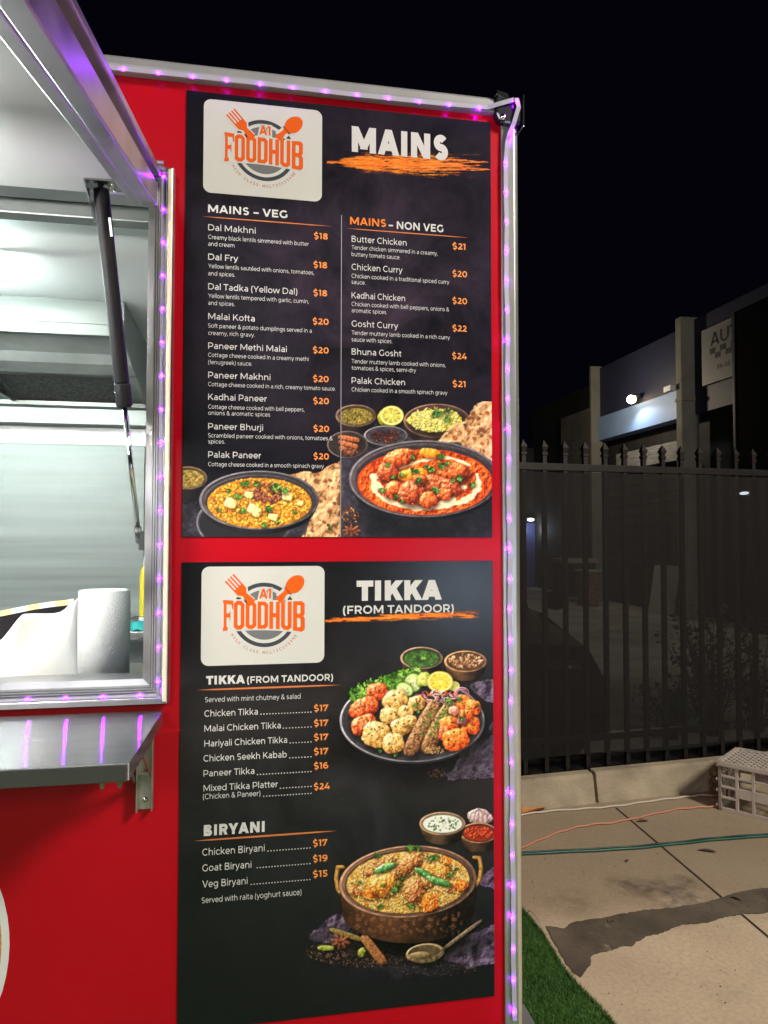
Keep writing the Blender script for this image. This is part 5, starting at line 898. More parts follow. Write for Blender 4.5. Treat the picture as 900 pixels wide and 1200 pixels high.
def dots(x0, x1, y0, y1):
    p, q = Yp(x0, y0), Yp(x1, y1); n = int((x1 - x0) / 3.35); z = (p.z + q.z) / 2; dt = MB()
    for k in range(n + 1): x = p.x + (q.x - p.x) * k / n; dt.box(x - .0013, x + .0013, -.0037, -.0032, z - .00095, z + .00095)
    dt.build('leader_dots', I_WHITE, B2)
for (t, y, x1, d0, p, yp) in (('Chicken Tikka', 839.5, 302, 305.8, '$17', 833.3), ('Malai Chicken Tikka', 857, 328.8, 332, '$17', 850.8), ('Hariyali Chicken Tikka', 874.6, 336.3, 340, '$17', 867.3), ('Chicken Seekh Kabab', 892, 335.8, 339.5, '$17', 884), ('Paneer Tikka', 909.5, 298, 301.8, '$16', 900.8), ('Mixed Tikka Platter', 926.8, 325.5, 328.5, '$24', 925)):
    line(B2, 'dish_name', I_WHITE, t, 239.6 if y < 880 else 238.6, y, x1, 7.4, 86); line(B2, 'price', I_ORG, p, 367.8, yp, 384.5 if p != '$24' else 386.3, 7.4, 135); z_ = y - .048 * (d0 - 240); dots(d0, 364.3, z_ + .3, z_ - .048 * (364 - d0) + .3)
dots(309, 364.3, 932.4, 929.2)
for (t, y, x1, d0, p, yp) in (('Chicken Biryani', 1002, 310, 314, '$17', 991.3), ('Goat Biryani', 1020.5, 294.5, 301.5, '$19', 1009.5), ('Veg Biryani', 1039.3, 290, 294.5, '$15', 1027.5)):
    line(B2, 'dish_name', I_WHITE, t, 237.2, y, x1, 8, 86); line(B2, 'price', I_ORG, p, 366.6, yp, 383.5, 7.6, 135); z_ = y - .075 * (d0 - 238); dots(d0, 363, z_ + .2, z_ - .075 * (363 - d0) + .2)
lay_print(paint_platter(), 'food_picture', B2, WX(384, 850), BXR, WZ(480, 925), WZ(480, 751), -.0033, label='printed picture of a tandoori platter with two sauce bowls')
lay_print(paint_biryani(), 'food_picture', B2, WX(350, 1050), BXR, WZ(470, 1149), WZ(470, 941), -.0033, label='printed picture of a copper pot of biryani with spoon and spices')
lay_print(paint_brush(376, 712, 566, 738, ((382, 727), (560, 719)), 3.4, 9), 'brush_stroke', B2, WX(381, 725), WX(562, 725), WZ(470, 737), WZ(470, 713), -.0032)
# --- round sticker low on the van's side
sc_ = Yp(-212, 1128); sr_ = Yp(11, 1128).x - sc_.x
stk = thing('round_sticker', 'big round white-rimmed golden sticker low on the red van side under the counter', 'sticker', (sc_.x, 0, sc_.z))
def dsc(r0, r1, y, n=72): return [[(sc_.x + r * math.cos(a), y, sc_.z + r * math.sin(a)) for r, a in ((r1, a0), (r1, a1), (r0, a1), (r0, a0))][::-1] for a0, a1 in ((2 * math.pi * k / n, 2 * math.pi * (k + 1) / n) for k in range(n))]
b = MB(); [b.add(p, [(0, 1, 2, 3)]) for p in dsc(sr_ - .0148, sr_, -.0012)]; b.build('sticker_rim', mat('white_vinyl', (.78, .78, .76), .4), stk)
b = MB(); [b.add(p, [(0, 1, 2, 3)]) for p in dsc(.0005, sr_ - .0148, -.001)]; b.build('sticker_picture', mat('golden_print', (.62, .30, .05), .45, nscale=70, namt=.55), stk)
# ------------------------------------------------------------------ loose things on the van's window bench
rp0, rp1 = Yp(92, 740, .15), Yp(152, 740, .15); rx, rr = (rp0.x + rp1.x) / 2, (rp1.x - rp0.x) / 2; rzt = Yp(122, 692, .15).z
M_PAPER = mat('embossed_paper', (.80, .82, .80), .9, nscale=6, namt=.03, bump=.35, bscale=260)
roll = thing('paper_towel_roll', 'white paper towel roll standing in the serving window with a loose sheet trailing left', 'paper towel', (rx, .15, 1.166))
MB().lathe([(.02, 1.168), (rr, 1.168), (rr + .001, 1.3), (rr, rzt), (rr - .004, rzt + .002), (.021, rzt + .001), (.02, rzt - .05), (.02, 1.168)], 48, c=(rx, .15, 0)).build('paper_roll', M_PAPER, roll)
MB().lathe([(.0197, 1.17), (.0197, rzt - .002), (.018, rzt - .002), (.018, 1.17)], 24, c=(rx, .15, 0)).build('cardboard_core', mat('cardboard', (.20, .15, .10), .9), roll)
def shf(u, v):                                                           # the sheet leaves the roll's left side and sags forward, its upper edge falling away
    tops = [(92, 700), (88, 704), (82, 708), (76, 714), (70, 717.5), (62, 719), (50, 719.3), (38, 719), (27, 719.5), (20, 727), (12, 738), (4, 748), (-10, 756), (-30, 766)]
    k = u * (len(tops) - 1); i = min(int(k), len(tops) - 2); f = k - i; px = tops[i][0] * (1 - f) + tops[i + 1][0] * f; py = tops[i][1] * (1 - f) + tops[i + 1][1] * f
    y = .15 - .03 * math.sin(u * 2.4) + .045 * math.sin(u * 7) * u - .03 * (1 - v) * u
    p = Yp(px, py, y); zb = 1.167; wob = .004 * math.sin(9 * u + 4 * v); xo = p.x - .03 * (1 - v) * u
    return (xo, y + wob, zb + (p.z - zb) * v)
MB().sheet(shf, 40, 14).build('loose_sheet', M_PAPER, roll, solid=.0008)
yb0, yb1 = Yp(163.5, 690, 1.62), Yp(175, 690, 1.62); bx_, br_ = (yb0.x + yb1.x) / 2, (yb1.x - yb0.x) / 2; bz0 = 1.1205
bot = thing('sauce_bottle', 'yellow squeeze bottle on the rear bench right of the paper roll', 'bottle', (bx_, 1.62, bz0))
btz = Yp(168, 655, 1.62).z; bh = btz - bz0 - .07
MB().lathe([(.001, 0), (br_ * .95, 0), (br_, .008), (br_, bh * .8), (br_ * .8, bh * .92), (br_ * .35, bh)], 24, c=(bx_, 1.62, bz0 + .04)).build('bottle_body', mat('yellow_plastic', (.72, .58, .03), .35), bot)
MB().lathe([(br_ * .4, bh), (br_ * .4, bh + .012), (br_ * .12, bh + .045), (.001, bh + .046)], 20, c=(bx_, 1.62, bz0 + .04)).build('nozzle', mat('white_plastic', (.75, .75, .72), .4), bot)
MB().lathe([(.001, 0), (br_ * 1.1, 0), (br_ * 1.1, .0395), (.001, .0395)], 24, c=(bx_, 1.62, bz0)).build('bottle_stand', mat('white_plastic_stand', (.7, .72, .7), .4), bot)
c0, c1 = Yp(146, 720, 1.5), Yp(182, 720, 1.5); cl = MB()
cl.sheet(lambda u, v: (c0.x + (c1.x - c0.x) * u, 1.47 + .11 * v, 1.1215 + .03 * math.sin(math.pi * min(1, max(0, v))) ** .5 + .003 * math.sin(17 * u)), 24, 10)
tag(cl.build('folded_cloth', mat('teal_cloth', (.03, .42, .40), .8, nscale=30, namt=.2), solid=.002), 'folded teal cloth on the rear bench right of the paper roll', 'cloth')
tz = Yp(30, 716, .62)
sp = MB(); pts = [(-40, 728), (0, 719), (20, 715), (40, 711), (60, 708), (78, 706), (86, 704.5)]
def tape_mat():
    m, N, L, b = newmat('yellow_white_stripes'); tc = N.new('ShaderNodeTexCoord'); s_ = N.new('ShaderNodeSeparateXYZ'); L.new(tc.outputs['Object'], s_.inputs[0]); w = N.new('ShaderNodeMath'); w.operation = 'MULTIPLY'; w.inputs[1].default_value = 15.5; L.new(s_.outputs[0], w.inputs[0]); f = N.new('ShaderNodeMath'); f.operation = 'FRACT'; L.new(w.outputs[0], f.inputs[0]); g = N.new('ShaderNodeMath'); g.operation = 'GREATER_THAN'; g.inputs[1].default_value = .55; L.new(f.outputs[0], g.inputs[0]); x = N.new('ShaderNodeMix'); x.data_type = 'RGBA'; x.inputs[6].default_value = (.8, .8, .76, 1); x.inputs[7].default_value = (.80, .66, .26, 1); L.new(g.outputs[0], x.inputs[0]); L.new(x.outputs[2], b.inputs['Base Color']); b.inputs['Roughness'].default_value = .5; return m
tray = thing('striped_tray', 'black tray with a yellow and white striped rim behind the loose paper sheet', 'tray', (-.55, .3, 1.166))
P_ = [Yp(a, b_, .3) for a, b_ in pts]
b = MB(); b.add([p + Vector((0, 0, -.007)) for p in P_] + [p + Vector((0, .003, .006)) for p in P_], [(i, i + 1, len(P_) + i + 1, len(P_) + i) for i in range(len(P_) - 1)]); b.build('striped_rim', tape_mat(), tray, solid=.003)
b = MB(); b.add([p + Vector((0, .002, -.0075)) for p in P_] + [Vector((p.x, .302, 1.166)) for p in P_], [(i, i + 1, len(P_) + i + 1, len(P_) + i) for i in range(len(P_) - 1)]); b.build('tray_wall', M_BLACK, tray, solid=.003)
# ------------------------------------------------------------------ on the slab
def turf_mat():
    m, N, L, b = newmat('artificial_turf'); tc = N.new('ShaderNodeTexCoord'); n = N.new('ShaderNodeTexNoise'); n.inputs['Scale'].default_value = 9; n.inputs['Detail'].default_value = 5; L.new(tc.outputs['Object'], n.inputs['Vector']); a = N.new('ShaderNodeAttribute'); a.attribute_name = 'tone'
    r = N.new('ShaderNodeValToRGB'); r.color_ramp.elements[0].color = (.016, .055, .012, 1); r.color_ramp.elements[1].color = (.12, .27, .06, 1); ad = N.new('ShaderNodeMath'); ad.operation = 'MULTIPLY_ADD'; L.new(n.outputs[0], ad.inputs[0]); ad.inputs[1].default_value = .6; L.new(a.outputs['Fac'], ad.inputs[2]); L.new(ad.outputs[0], r.inputs[0]); L.new(r.outputs[0], b.inputs['Base Color']); b.inputs['Roughness'].default_value = .6; b.inputs['Specular IOR Level'].default_value = .25; return m
tx1 = lambda y: 1.082 + .012 * math.sin(y * 5) + .008 * math.sin(y * 13 + 1) - .02 * max(0, y - 1.1)
r = random.Random(11); base = [(-3.2, -3., .006)] + [(tx1(-3 + .05 * k), -3 + .05 * k, .006) for k in range(86)] + [(1.0, 1.275, .006), (.8, 1.27, .006), (-3.2, 1.27, .006)]
tm = MB(); tm.add(base, [tuple(range(len(base)))]); tone = [.1] * len(base); vs, fs = [], []
for k in range(64000):
    nr = k < 30000; y = r.uniform(.1, 1.27) if nr else r.uniform(-1.3, 1.2); x = (r.uniform(.62, tx1(y) - .002) if nr else r.uniform(-.9, tx1(y) - .002)) if r.random() < .93 else tx1(y) - r.uniform(-.003, .004); a = r.uniform(0, 6.28); w = r.uniform(.0008, .0014); h = r.uniform(.008, .017); lx, ly = r.gauss(0, .006), r.gauss(0, .006); i = len(vs)
    vs += [(x - w * math.cos(a), y - w * math.sin(a), .006), (x + w * math.cos(a), y + w * math.sin(a), .006), (x + lx, y + ly, .006 + h)]; fs.append((i, i + 1, i + 2)); tone += [r.uniform(-.25, .45)] * 3
tm.add(vs, fs); to = tm.build('turf_mat', turf_mat()); at = to.data.attributes.new('tone', 'FLOAT', 'POINT'); at.data.foreach_set('value', tone)
tag(to, 'green artificial grass mat on the concrete beside the van corner', 'grass mat')
m0 = Zp(614, 1176, .03); md_ = (Zp(629, 1202, .03) - m0).normalized(); mn_ = Vector((md_.y, -md_.x, 0)); mp_ = [m0, m0 + md_ * .36, m0 + md_ * .36 + mn_ * .24, m0 + mn_ * .24]
tag(MB().prism(mp_, (0, 0, -.012)).build('metal_plate', mat('grey_painted_plate', (.26, .27, .27), .5, .3, nscale=8, namt=.15), bevel=.003), 'grey metal plate lying on the green turf by the van corner', 'metal plate')
def cord(name, pts, rad, m, label, cat, z=None, wob=.004, seed=1, extra=None):
    r = random.Random(seed); P_ = [Zp(*p, rad + .003) for p in pts]; out = []
    for i in range(len(P_) - 1):
        a0, a1, a2, a3 = P_[max(i - 1, 0)], P_[i], P_[i + 1], P_[min(i + 2, len(P_) - 1)]
        for k in range(12):
            t = k / 12; q = .5 * ((2 * a1) + (a2 - a0) * t + (2 * a0 - 5 * a1 + 4 * a2 - a3) * t * t + (3 * a1 - a0 - 3 * a2 + a3) * t ** 3); out.append(q)
    out.append(P_[-1]); out = [q + Vector((0, wob * math.sin(i * .55 + seed) + wob * .5 * math.sin(i * .21), 0)) for i, q in enumerate(out)]
    b = MB().tube(out, rad, 8)
    return tag(b.build(name, m), label, cat)
def hose_mat(name, c, d): return mat(name, c, .4, nscale=14, namt=.2, dirt=d)
cord('garden_hose', [(430, 1010), (560, 1004), (612, 1000.5), (680, 997.5), (740, 994), (800, 988), (850, 983), (905, 979), (960, 974), (1060, 966), (1180, 968), (1320, 985)], .0058, hose_mat('green_hose_plastic', (.022, .12, .08), (.012, .07, .05)), 'green garden hose lying across the slab nearest the camera', 'hose', wob=.002, seed=2)
cord('garden_hose', [(430, 1006.5), (560, 1001.5), (612, 998.4), (680, 995.3), (740, 991.6), (800, 985.9), (850, 980.6), (905, 976.6), (960, 971.2), (1060, 962.5), (1180, 964), (1320, 980)], .0042, hose_mat('dark_green_hose_plastic', (.01, .05, .04), (.006, .025, .02)), 'thinner dark green hose running along the back of the bright green hose', 'hose', wob=.002, seed=3)
cord('extension_cord', [(440, 1040), (560, 1006), (612, 992), (640, 981), (668, 971), (690, 966.5), (720, 963.5), (755, 956), (790, 949), (815, 946), (838, 944.5), (852, 941)], .0052, mat('orange_cord_rubber', (.55, .24, .15), .5), 'orange extension cord on the slab ending at the milk crate', 'cord', seed=4)
cord('extension_cord', [(560, 960), (612, 954.5), (640, 950.5), (680, 948), (710, 945.5), (740, 942), (775, 937), (800, 934), (820, 932), (842, 932)], .0055, mat('white_cord_rubber', (.58, .50, .42), .5), 'off-white extension cord lying along the foot of the kerb', 'cord', seed=5)
# plastic milk crate, upside down
ca_ = Zp(842, 949); cu = (Zp(900, 963) - ca_); cu.z = 0; cu.normalize(); cv = Vector((-cu.y, cu.x, 0)); CW, CH = .35, .262
crate = thing('milk_crate', 'pale grey plastic milk crate standing upside down by the kerb', 'crate', ca_)
M_CRATE = mat('grey_crate_plastic', (.50, .45, .39), .55, nscale=14, namt=.12)
def crate_side(o, du, dn, name):
    b = MB(); th = .012
    def bar(u0, u1, z0, z1, t=th): b.prism([o + du * u0 + Vector((0, 0, z0)), o + du * u1 + Vector((0, 0, z0)), o + du * u1 + Vector((0, 0, z1)), o + du * u0 + Vector((0, 0, z1))], dn * t)
    us = (.0, .088, .17, .256, .334); bw = .016
    for i, u in enumerate(us): bar(u, u + bw, 0, CH, th + .004 * (i in (0, 4)))
    e = .0004
    for i in range(4):
        a, c = us[i] + bw + e, us[i + 1] - e
        bar(a, c, CH - .022, CH, th - .001); bar(a, c, 0, .02, th - .001)
        if i in (0, 3):
            for z in (.068, .125, .183): bar(a, c, z, z + .013, th - .002)
        else: bar(a, c, .183, .196, th - .002); bar(a, c, .085, .138, th - .002)
    bar(us[1] + bw + e, us[3] - e, .06, .085 - e, th - .003) if False else None
    return b.build(name, M_CRATE, crate, bevel=.0015, segs=1)
c00, c10 = ca_, ca_ + cu * CW; c01 = ca_ + cv * CW
crate_side(c00, cu, cv, 'crate_side'); crate_side(c01 + cu * 0, -cv, cu, 'crate_side'); crate_side(c10 + cv * 0, cv, -cu, 'crate_side'); crate_side(c10 + cv * CW, -cu, -cv, 'crate_side')
b = MB(); zt = CH + .0005
def tb(p, q, w=.007, h=.016, dz=0.):
    t = (q - p).normalized(); n = Vector((-t.y, t.x, 0)) * w / 2; b.prism([p - n + Vector((0, 0, zt - h + dz)), q - n + Vector((0, 0, zt - h + dz)), q + n + Vector((0, 0, zt - h + dz)), p + n + Vector((0, 0, zt - h + dz))], (0, 0, h))
K = 8; S_ = CW / K
for i in range(1, 2 * K):
    for sgn in (0, 1):
        a0, a1 = (max(0, i - K) * S_, min(i, K) * S_), (min(i, K) * S_, max(0, i - K) * S_)
        if sgn: a0, a1 = (a0[0], CW - a0[1]), (a1[0], CW - a1[1])
        tb(c00 + cu * a0[0] + cv * a0[1], c00 + cu * a1[0] + cv * a1[1], dz=-.0012 * sgn)
for i in range(1, K): tb(c00 + cu * (i * S_) + cv * .012, c00 + cu * (i * S_) + cv * (CW - .012), dz=-.0025)
for (p, q) in ((c00, c10), (c10, c10 + cv * CW), (c10 + cv * CW, c01), (c01, c00)): tb(p, q, .02, .018, .003)
b.build('crate_bottom', M_CRATE, crate)
b = MB()
for z in (.02, .1, .16, .235): b.prism([c00 - cu * .0002 + cv * .004 + Vector((0, 0, z)), c00 - cu * .012 + cv * .002 + Vector((0, 0, z + .002)), c00 - cu * .012 + cv * .002 + Vector((0, 0, z + .014)), c00 - cu * .0002 + cv * .004 + Vector((0, 0, z + .018))], cv * .012)
b.build('stacking_lug', M_CRATE, crate)
# scraps
def leaf_mesh(p, L, Wd, ang, curl, m, name='dead_leaf'):
    c, s_ = math.cos(ang), math.sin(ang)
    def f(u, v): a = (u - .5) * L; w = (v - .5) * Wd * math.sin(math.pi * min(.98, max(.02, u))) ** .7; return (p.x + a * c - w * s_, p.y + a * s_ + w * c, p.z + .004 + curl * (abs(v - .5) * 2) ** 2 * math.sin(math.pi * u) + curl * .5 * (u - .3) ** 2)
    return MB().sheet(f, 8, 4).build(name, m)
M_LEAF = mat('dry_leaf', (.075, .05, .03), .8, nscale=60, namt=.3); M_STICK = mat('dry_straw', (.42, .34, .20), .8)
for (px, py, L, w, a, lb) in ((753, 963.5, .07, .022, -.1, 'brown dead leaf between the orange cord and the green hoses'), (829, 998.5, .085, .02, -.55, 'long curled dead leaf on the slab in front of the hoses'), (862, 1055, .05, .006, -1.0, 'thin dead leaf lying in the wet run'), (716, 1081.5, .028, .02, .3, 'tiny dark leaf at the near edge of the wet run'), (735, 1010, .02, .012, 1., 'tiny brown leaf midway across the dry slab')):
    tag(leaf_mesh(Zp(px, py), L, w, a, .008, M_LEAF), lb, 'leaf')
lp = Zp(625, 951.5); tag(leaf_mesh(lp, .16, .085, .25, .03, mat('orange_scrap', (.52, .22, .06), .7, nscale=25, namt=.3), 'crumpled_scrap'), 'orange crumpled scrap against the kerb beside the white cord', 'litter')
b = MB(); tp = [(619, 1067), (624, 1069), (628, 1074), (634, 1084)]; b.tube([Zp(*p, .022) for p in tp], .0016, 6); tag(b.build('straw', M_STICK), 'dry bent straw on the corner of the green turf', 'straw')

b = MB(); r = random.Random(21)
for k in range(130):
    p = Zp(r.uniform(616, 905), 955 + 240 * r.random() ** 1.3, .002); s_ = r.uniform(.0007, .0021) * (1.6 if r.random() < .06 else 1)
    if p.x < 1.11: continue
    b.ball(p, s_, 3, (1, r.uniform(.6, 1.6), .7))
tag(b.build('grit', mat('dark_grit', (.08, .065, .05), .9, nscale=30, namt=.6)), 'dark grit scattered over the concrete slab', 'grit', kind='stuff')
# ------------------------------------------------------------------ fence with shade cloth
M_FENCE = mat('black_fence_steel', (.016, .013, .012), .42, .3, nscale=18, namt=.3)
fence = thing('spear_top_fence', 'black steel fence with spear-topped pickets standing on the concrete kerb', 'fence', fl(0, .12, 0))
FO = .125; ztop = Zp(612, 546, 0).z
def fz(px, py, w): d = ray(px, py); t = ((E0 + EN * w) - CAM_LOC).dot(EN) / d.dot(EN); return CAM_LOC + d * t
zr = fz(620, 546.5, FO).z; zs_ = fz(613, 516, FO).z; zl = fz(700, 863, FO).z
u_first = (fz(613, 560, FO) - E0).dot(ED); u_last = (fz(882, 560, FO) - E0).dot(ED); du = (u_last - u_first) / 12
for z in (zr, zl): MB().prism([fl(-.72, FO - .019, z - .02), fl(-.72, FO + .019, z - .02), fl(-.72, FO + .019, z + .02), fl(-.72, FO - .019, z + .02)], ED * 6.2).build('fence_rail', M_FENCE, fence, bevel=.002)
MB().prism([fl(-3.6, FO - .012, .245), fl(-3.6, FO + .012, .245), fl(-3.6, FO + .012, .275), fl(-3.6, FO - .012, .275)], ED * 9).build('fence_rail', M_FENCE, fence) if False else None
def picket(u):
    b = MB(); w = .0125; c0 = fl(u, FO, 0)
    def sq(k, z): return [c0 + ED * a * w * k + EN * c * w * k + Vector((0, 0, z)) for a, c in ((-1, -1), (1, -1), (1, 1), (-1, 1))]
    lv = [sq(1, .11), sq(1, zs_ - .085), sq(1.35, zs_ - .08), sq(1.35, zs_ - .068), sq(.9, zs_ - .06), sq(1.55, zs_ - .035), sq(.08, zs_ + .005)]
    b.add([p for l in lv for p in l], [(i * 4 + j, i * 4 + (j + 1) % 4, i * 4 + 4 + (j + 1) % 4, i * 4 + 4 + j) for i in range(len(lv) - 1) for j in range(4)] + [(3, 2, 1, 0)]); return b.build('picket', M_FENCE, fence)
for k in range(-6, 48):
    if u_first + du * k > -.7: picket(u_first + du * k)
def cloth_mat():
    m, N, L, b = newmat('black_shade_mesh'); b.inputs['Base Color'].default_value = (.013, .012, .011, 1); b.inputs['Roughness'].default_value = .7; b.inputs['Specular IOR Level'].default_value = .2; t = N.new('ShaderNodeBsdfTransparent'); mx = N.new('ShaderNodeMixShader'); tc = N.new('ShaderNodeTexCoord'); n = N.new('ShaderNodeTexNoise'); n.inputs['Scale'].default_value = 6; L.new(tc.outputs['Object'], n.inputs['Vector']); r = N.new('ShaderNodeMapRange'); r.inputs[3].default_value = .64; r.inputs[4].default_value = .74; L.new(n.outputs[0], r.inputs[0]); L.new(r.outputs[0], mx.inputs[0]); L.new(t.outputs[0], mx.inputs[1]); L.new(b.outputs[0], mx.inputs[2]); L.new(mx.outputs[0], N['Material Output'].inputs['Surface']); return m
cz1, cz0 = zr - .026, fz(700, 884, FO - .03).z
def clf(u, v):
    U_ = -.71 + 6.1 * u; w = FO - .03 - .006 * math.sin(U_ * 58.8) * (.3 + .7 * v) - .01 * math.sin(U_ * 3 + v * 4); return fl(U_, w, cz0 + .012 * math.sin(U_ * 4.1) * (1 - v) + (cz1 - .006 * abs(math.sin(U_ * 5)) - cz0) * v)
tag(MB().sheet(clf, 240, 10).build('shade_cloth', cloth_mat()), 'dark see-through shade cloth hung along the near side of the spear-top fence', 'shade cloth')
# ------------------------------------------------------------------ workshop across the yard: its front runs along x = FX
FX = 8.0
M_REND = mat('grey_render', (.16, .157, .135), .85, nscale=3, namt=.15); M_NAVY = mat('navy_cladding', (.018, .021, .05), .6); M_BLUE = mat('blue_fascia', (.20, .30, .52), .5, nscale=2, namt=.06); M_DKW = mat('dark_wall', (.02, .019, .019), .8, nscale=4, namt=.3)
def fy(px, py=600, x=FX): return Xp(px, py, x).y
def fzx(px, py, x=FX): return Xp(px, py, x).z
ws = thing('workshop', 'grey workshop with rendered piers and a blue fascia across the yard', 'building', (FX, 13, 0))
yB0, yB1 = fy(821, 600, FX + .1), fy(794, 600, FX - .25); yA0, yA1 = fy(708, 600, FX + .1), fy(692, 600, FX - .2); yC0, yC1 = fy(690), fy(658)
HT = fzx(807, 374)
MB().box(FX + .3, FX + 9, fy(860) - 1.5, yC1 + 3, 0, HT - .25).build('wall', M_DKW, ws)
MB().box(FX - .25, FX + .1, yB0, yB1, 0, HT).build('pier', M_REND, ws, bevel=.01); MB().box(FX - .2, FX + .1, yA0, yA1, 0, fzx(700, 430)).build('pier', M_REND, ws, bevel=.01)
MB().box(FX + .0, FX + .25, yA1 + .05, yC1, 0, fzx(675, 484)).build('side_wall', mat('pale_side_wall', (.13, .125, .115), .85, nscale=2, namt=.2), ws)
zf0 = fzx(750, 503)
MB().box(FX - .02, FX + .28, yB1 + .01, yA0 - .01, zf0, fzx(750, 473)).build('fascia', M_BLUE, ws)
MB().box(FX + .02, FX + .29, yB1 + .01, yA0 - .01, fzx(750, 473) + .01, HT - .1).build('upper_cladding', M_NAVY, ws)
MB().box(FX + .02, FX + .29, fy(880) - 1.5, yB0 - .01, fzx(840, 478), HT - .05).build('upper_cladding', M_NAVY, ws)
MB().box(FX - .26, FX + .02, yB0 - .02, yB1 + .02, fzx(807, 468) - .06, fzx(807, 468)).build('pier_band', M_REND, ws)
MB().box(FX - .35, FX - .26, yB1 + .02, yB1 + .25, fzx(793, 458) - .07, fzx(793, 458) + .03).build('security_camera', mat('white_housing', (.6, .6, .58), .5), ws)
b = MB()
for k in range(26): b.box(FX + .2 + .02 * (k % 2), FX + .29, yB1 + .02, yA0 - .02, .02 + k * .11, .02 + k * .11 + .104)
b.build('roller_door', mat('dull_roller_door', (.035, .034, .033), .6, .2, nscale=3, namt=.25), ws)
MB().box(FX + .1, FX + .29, yB1 + .3, yA0 - .6, fzx(740, 545) - .05, fzx(740, 530) + .05).build('window', mat('pale_blinds', (.2, .19, .18), .6, nscale=30, namt=.4, stretch=(1, .1, 1)), ws)
# its wall lamp
lp_ = Xp(740, 468, FX - .22)
wl = thing('wall_lamp', 'lit warm wall lamp high above the blue fascia of the workshop', 'wall lamp', (FX - .03, lp_.y, lp_.z))
MB().box(FX - .14, FX - .02, lp_.y - .03, lp_.y + .03, lp_.z + .03, lp_.z + .07).box(FX - .24, FX - .1, lp_.y - .13, lp_.y + .13, lp_.z + .055, lp_.z + .1).build('lamp_bracket', M_DARKM, wl)
MB().ball(lp_, .095, 10, (1, 1.05, .95)).build('lamp_glass', mat('lit_lamp_glass', (1, .9, .7), .4, emit=(1, .74, .40), estr=14), wl)
lamp('SPOT', 'wall_lamp_beam', lp_ + Vector((-.08, -.05, -.12)), (FX - .1, lp_.y - .7, 0), 34, (.9, .95, 1), .05, spot=(150, .6))
lamp('POINT', 'wall_lamp_light', lp_ + Vector((-1.1, -.3, -.1)), (0, 0, 0), 100, (1, .84, .6), .08)
# sign board
s0, s1 = fy(900), fy(828); szt, szb = fzx(828, 387), fzx(828, 452)
sg = thing('workshop_sign', 'white workshop sign reading AUT with a chequered band, cut off by the dark building', 'sign', (FX - .02, (s0 + s1) / 2, szb))
MB().box(FX - .05, FX - .01, s0 - .6, s1, szb, szt).build('sign_panel', mat('white_sign_panel', (.24, .24, .24), .6), sg)
M_SIGNK = mat('black_sign_print', (.02, .02, .02), .6); b = MB(); SH = szt - szb
def sgm(p): return (FX - .053, s1 - p[0], szb + p[2])
o0, o1 = s1 - fy(838.5), s1 - fy(861.5); put_text(b, 'AUTO', o0, o0 + (o1 - o0) * 2956 / 1530, SH * .65, SH * .23, 0, 120, M=sgm); b.build('sign_lettering', M_SIGNK, sg); b = MB(); cw_ = (fy(837.7) - fy(856.5)) / 3
for k in range(8): b.box(FX - .054, FX - .051, fy(837.7) - cw_ * (k + 1), fy(837.7) - cw_ * k, szb + SH * (.51 if k % 2 == 0 else .41), szb + SH * (.61 if k % 2 == 0 else .51))
b.build('chequer_band', M_SIGNK, sg); b = MB(); put_text(b, 'Ph 03', s1 - fy(846.5), s1 - fy(861), SH * .2, SH * .08, 0, 120, M=sgm)
b.build('phone_lettering', M_SIGNK, sg)
# nearer dark building on the right
dx0 = Xp(864, 600, 7.74)
db = thing('dark_shed', 'tall black shed at the right edge beyond the fence', 'building', (dx0.x + 2, dx0.y, 0))
MB().box(dx0.x, dx0.x + 6, dx0.y - 3.4, dx0.y, 0, 5.2).build('wall', mat('black_cladding', (.003, .003, .004), .95, spec=.05), db)
MB().box(dx0.x - .02, dx0.x + .02, dx0.y, dx0.y + .04, 0, 5.2).build('corner_flashing', mat('dull_flashing', (.05, .05, .055), .5), db)
q = fz(872, 578, .8); ql = Xp(872, 578, dx0.x - .06)
sl2 = thing('bulkhead_light', 'small lit white bulkhead light on the black shed', 'wall lamp', ql)
MB().ball(ql, .05, 8, (.5, 2.2, .5)).build('light_lens', mat('lit_white_lens', (.9, .95, 1), .4, emit=(.8, .92, 1), estr=2.5), sl2); MB().box(ql.x + .03, ql.x + .05, ql.y - .12, ql.y + .12, ql.z - .05, ql.z + .05).build('light_base', M_DARKM, sl2)
# far building at the end of the yard with a blue door
yb = 19.
fb = thing('end_building', 'dim grey building closing the far end of the yard', 'building', (6, yb, 0))
MB().box(-3, FX + .3, yb, yb + 5, 0, 4.2).build('wall', mat('dim_end_wall', (.03, .028, .028), .85, nscale=2, namt=.2), fb)
d0, d1 = Yp(611, 650, yb), Yp(633, 650, yb)
MB().box(d0.x, d1.x, yb - .06, yb, 0, Yp(620, 613, yb).z).build('door', mat('blue_roller_door', (.06, .07, .22), .5, nscale=1, namt=.1), fb)
e0 = Yp(654, 640, yb - .4); MB().box(e0.x - .05, e0.x + .05, yb - .45, yb - .35, 0, Yp(654, 611, yb - .4).z).build('white_post', mat('white_post_paint', (.45, .45, .42), .6), fb)
fl_ = Yp(622, 609, yb - .2); dl = thing('door_light', 'small lit light above the blue door at the end of the yard', 'wall lamp', fl_)
MB().ball(fl_, .09, 8, (1.2, .6, .5)).build('light_lens', mat('lit_door_lens', (.9, .95, 1), .4, emit=(.8, .9, 1), estr=16), dl); MB().box(fl_.x - .15, fl_.x + .15, fl_.y + .05, fl_.y + .2, fl_.z + .02, fl_.z + .07).build('light_base', M_DARKM, dl)
lamp('POINT', 'door_light_glow', fl_ + Vector((0, -.3, -.3)), (0, 0, 0), 22, (.75, .85, 1), .06)
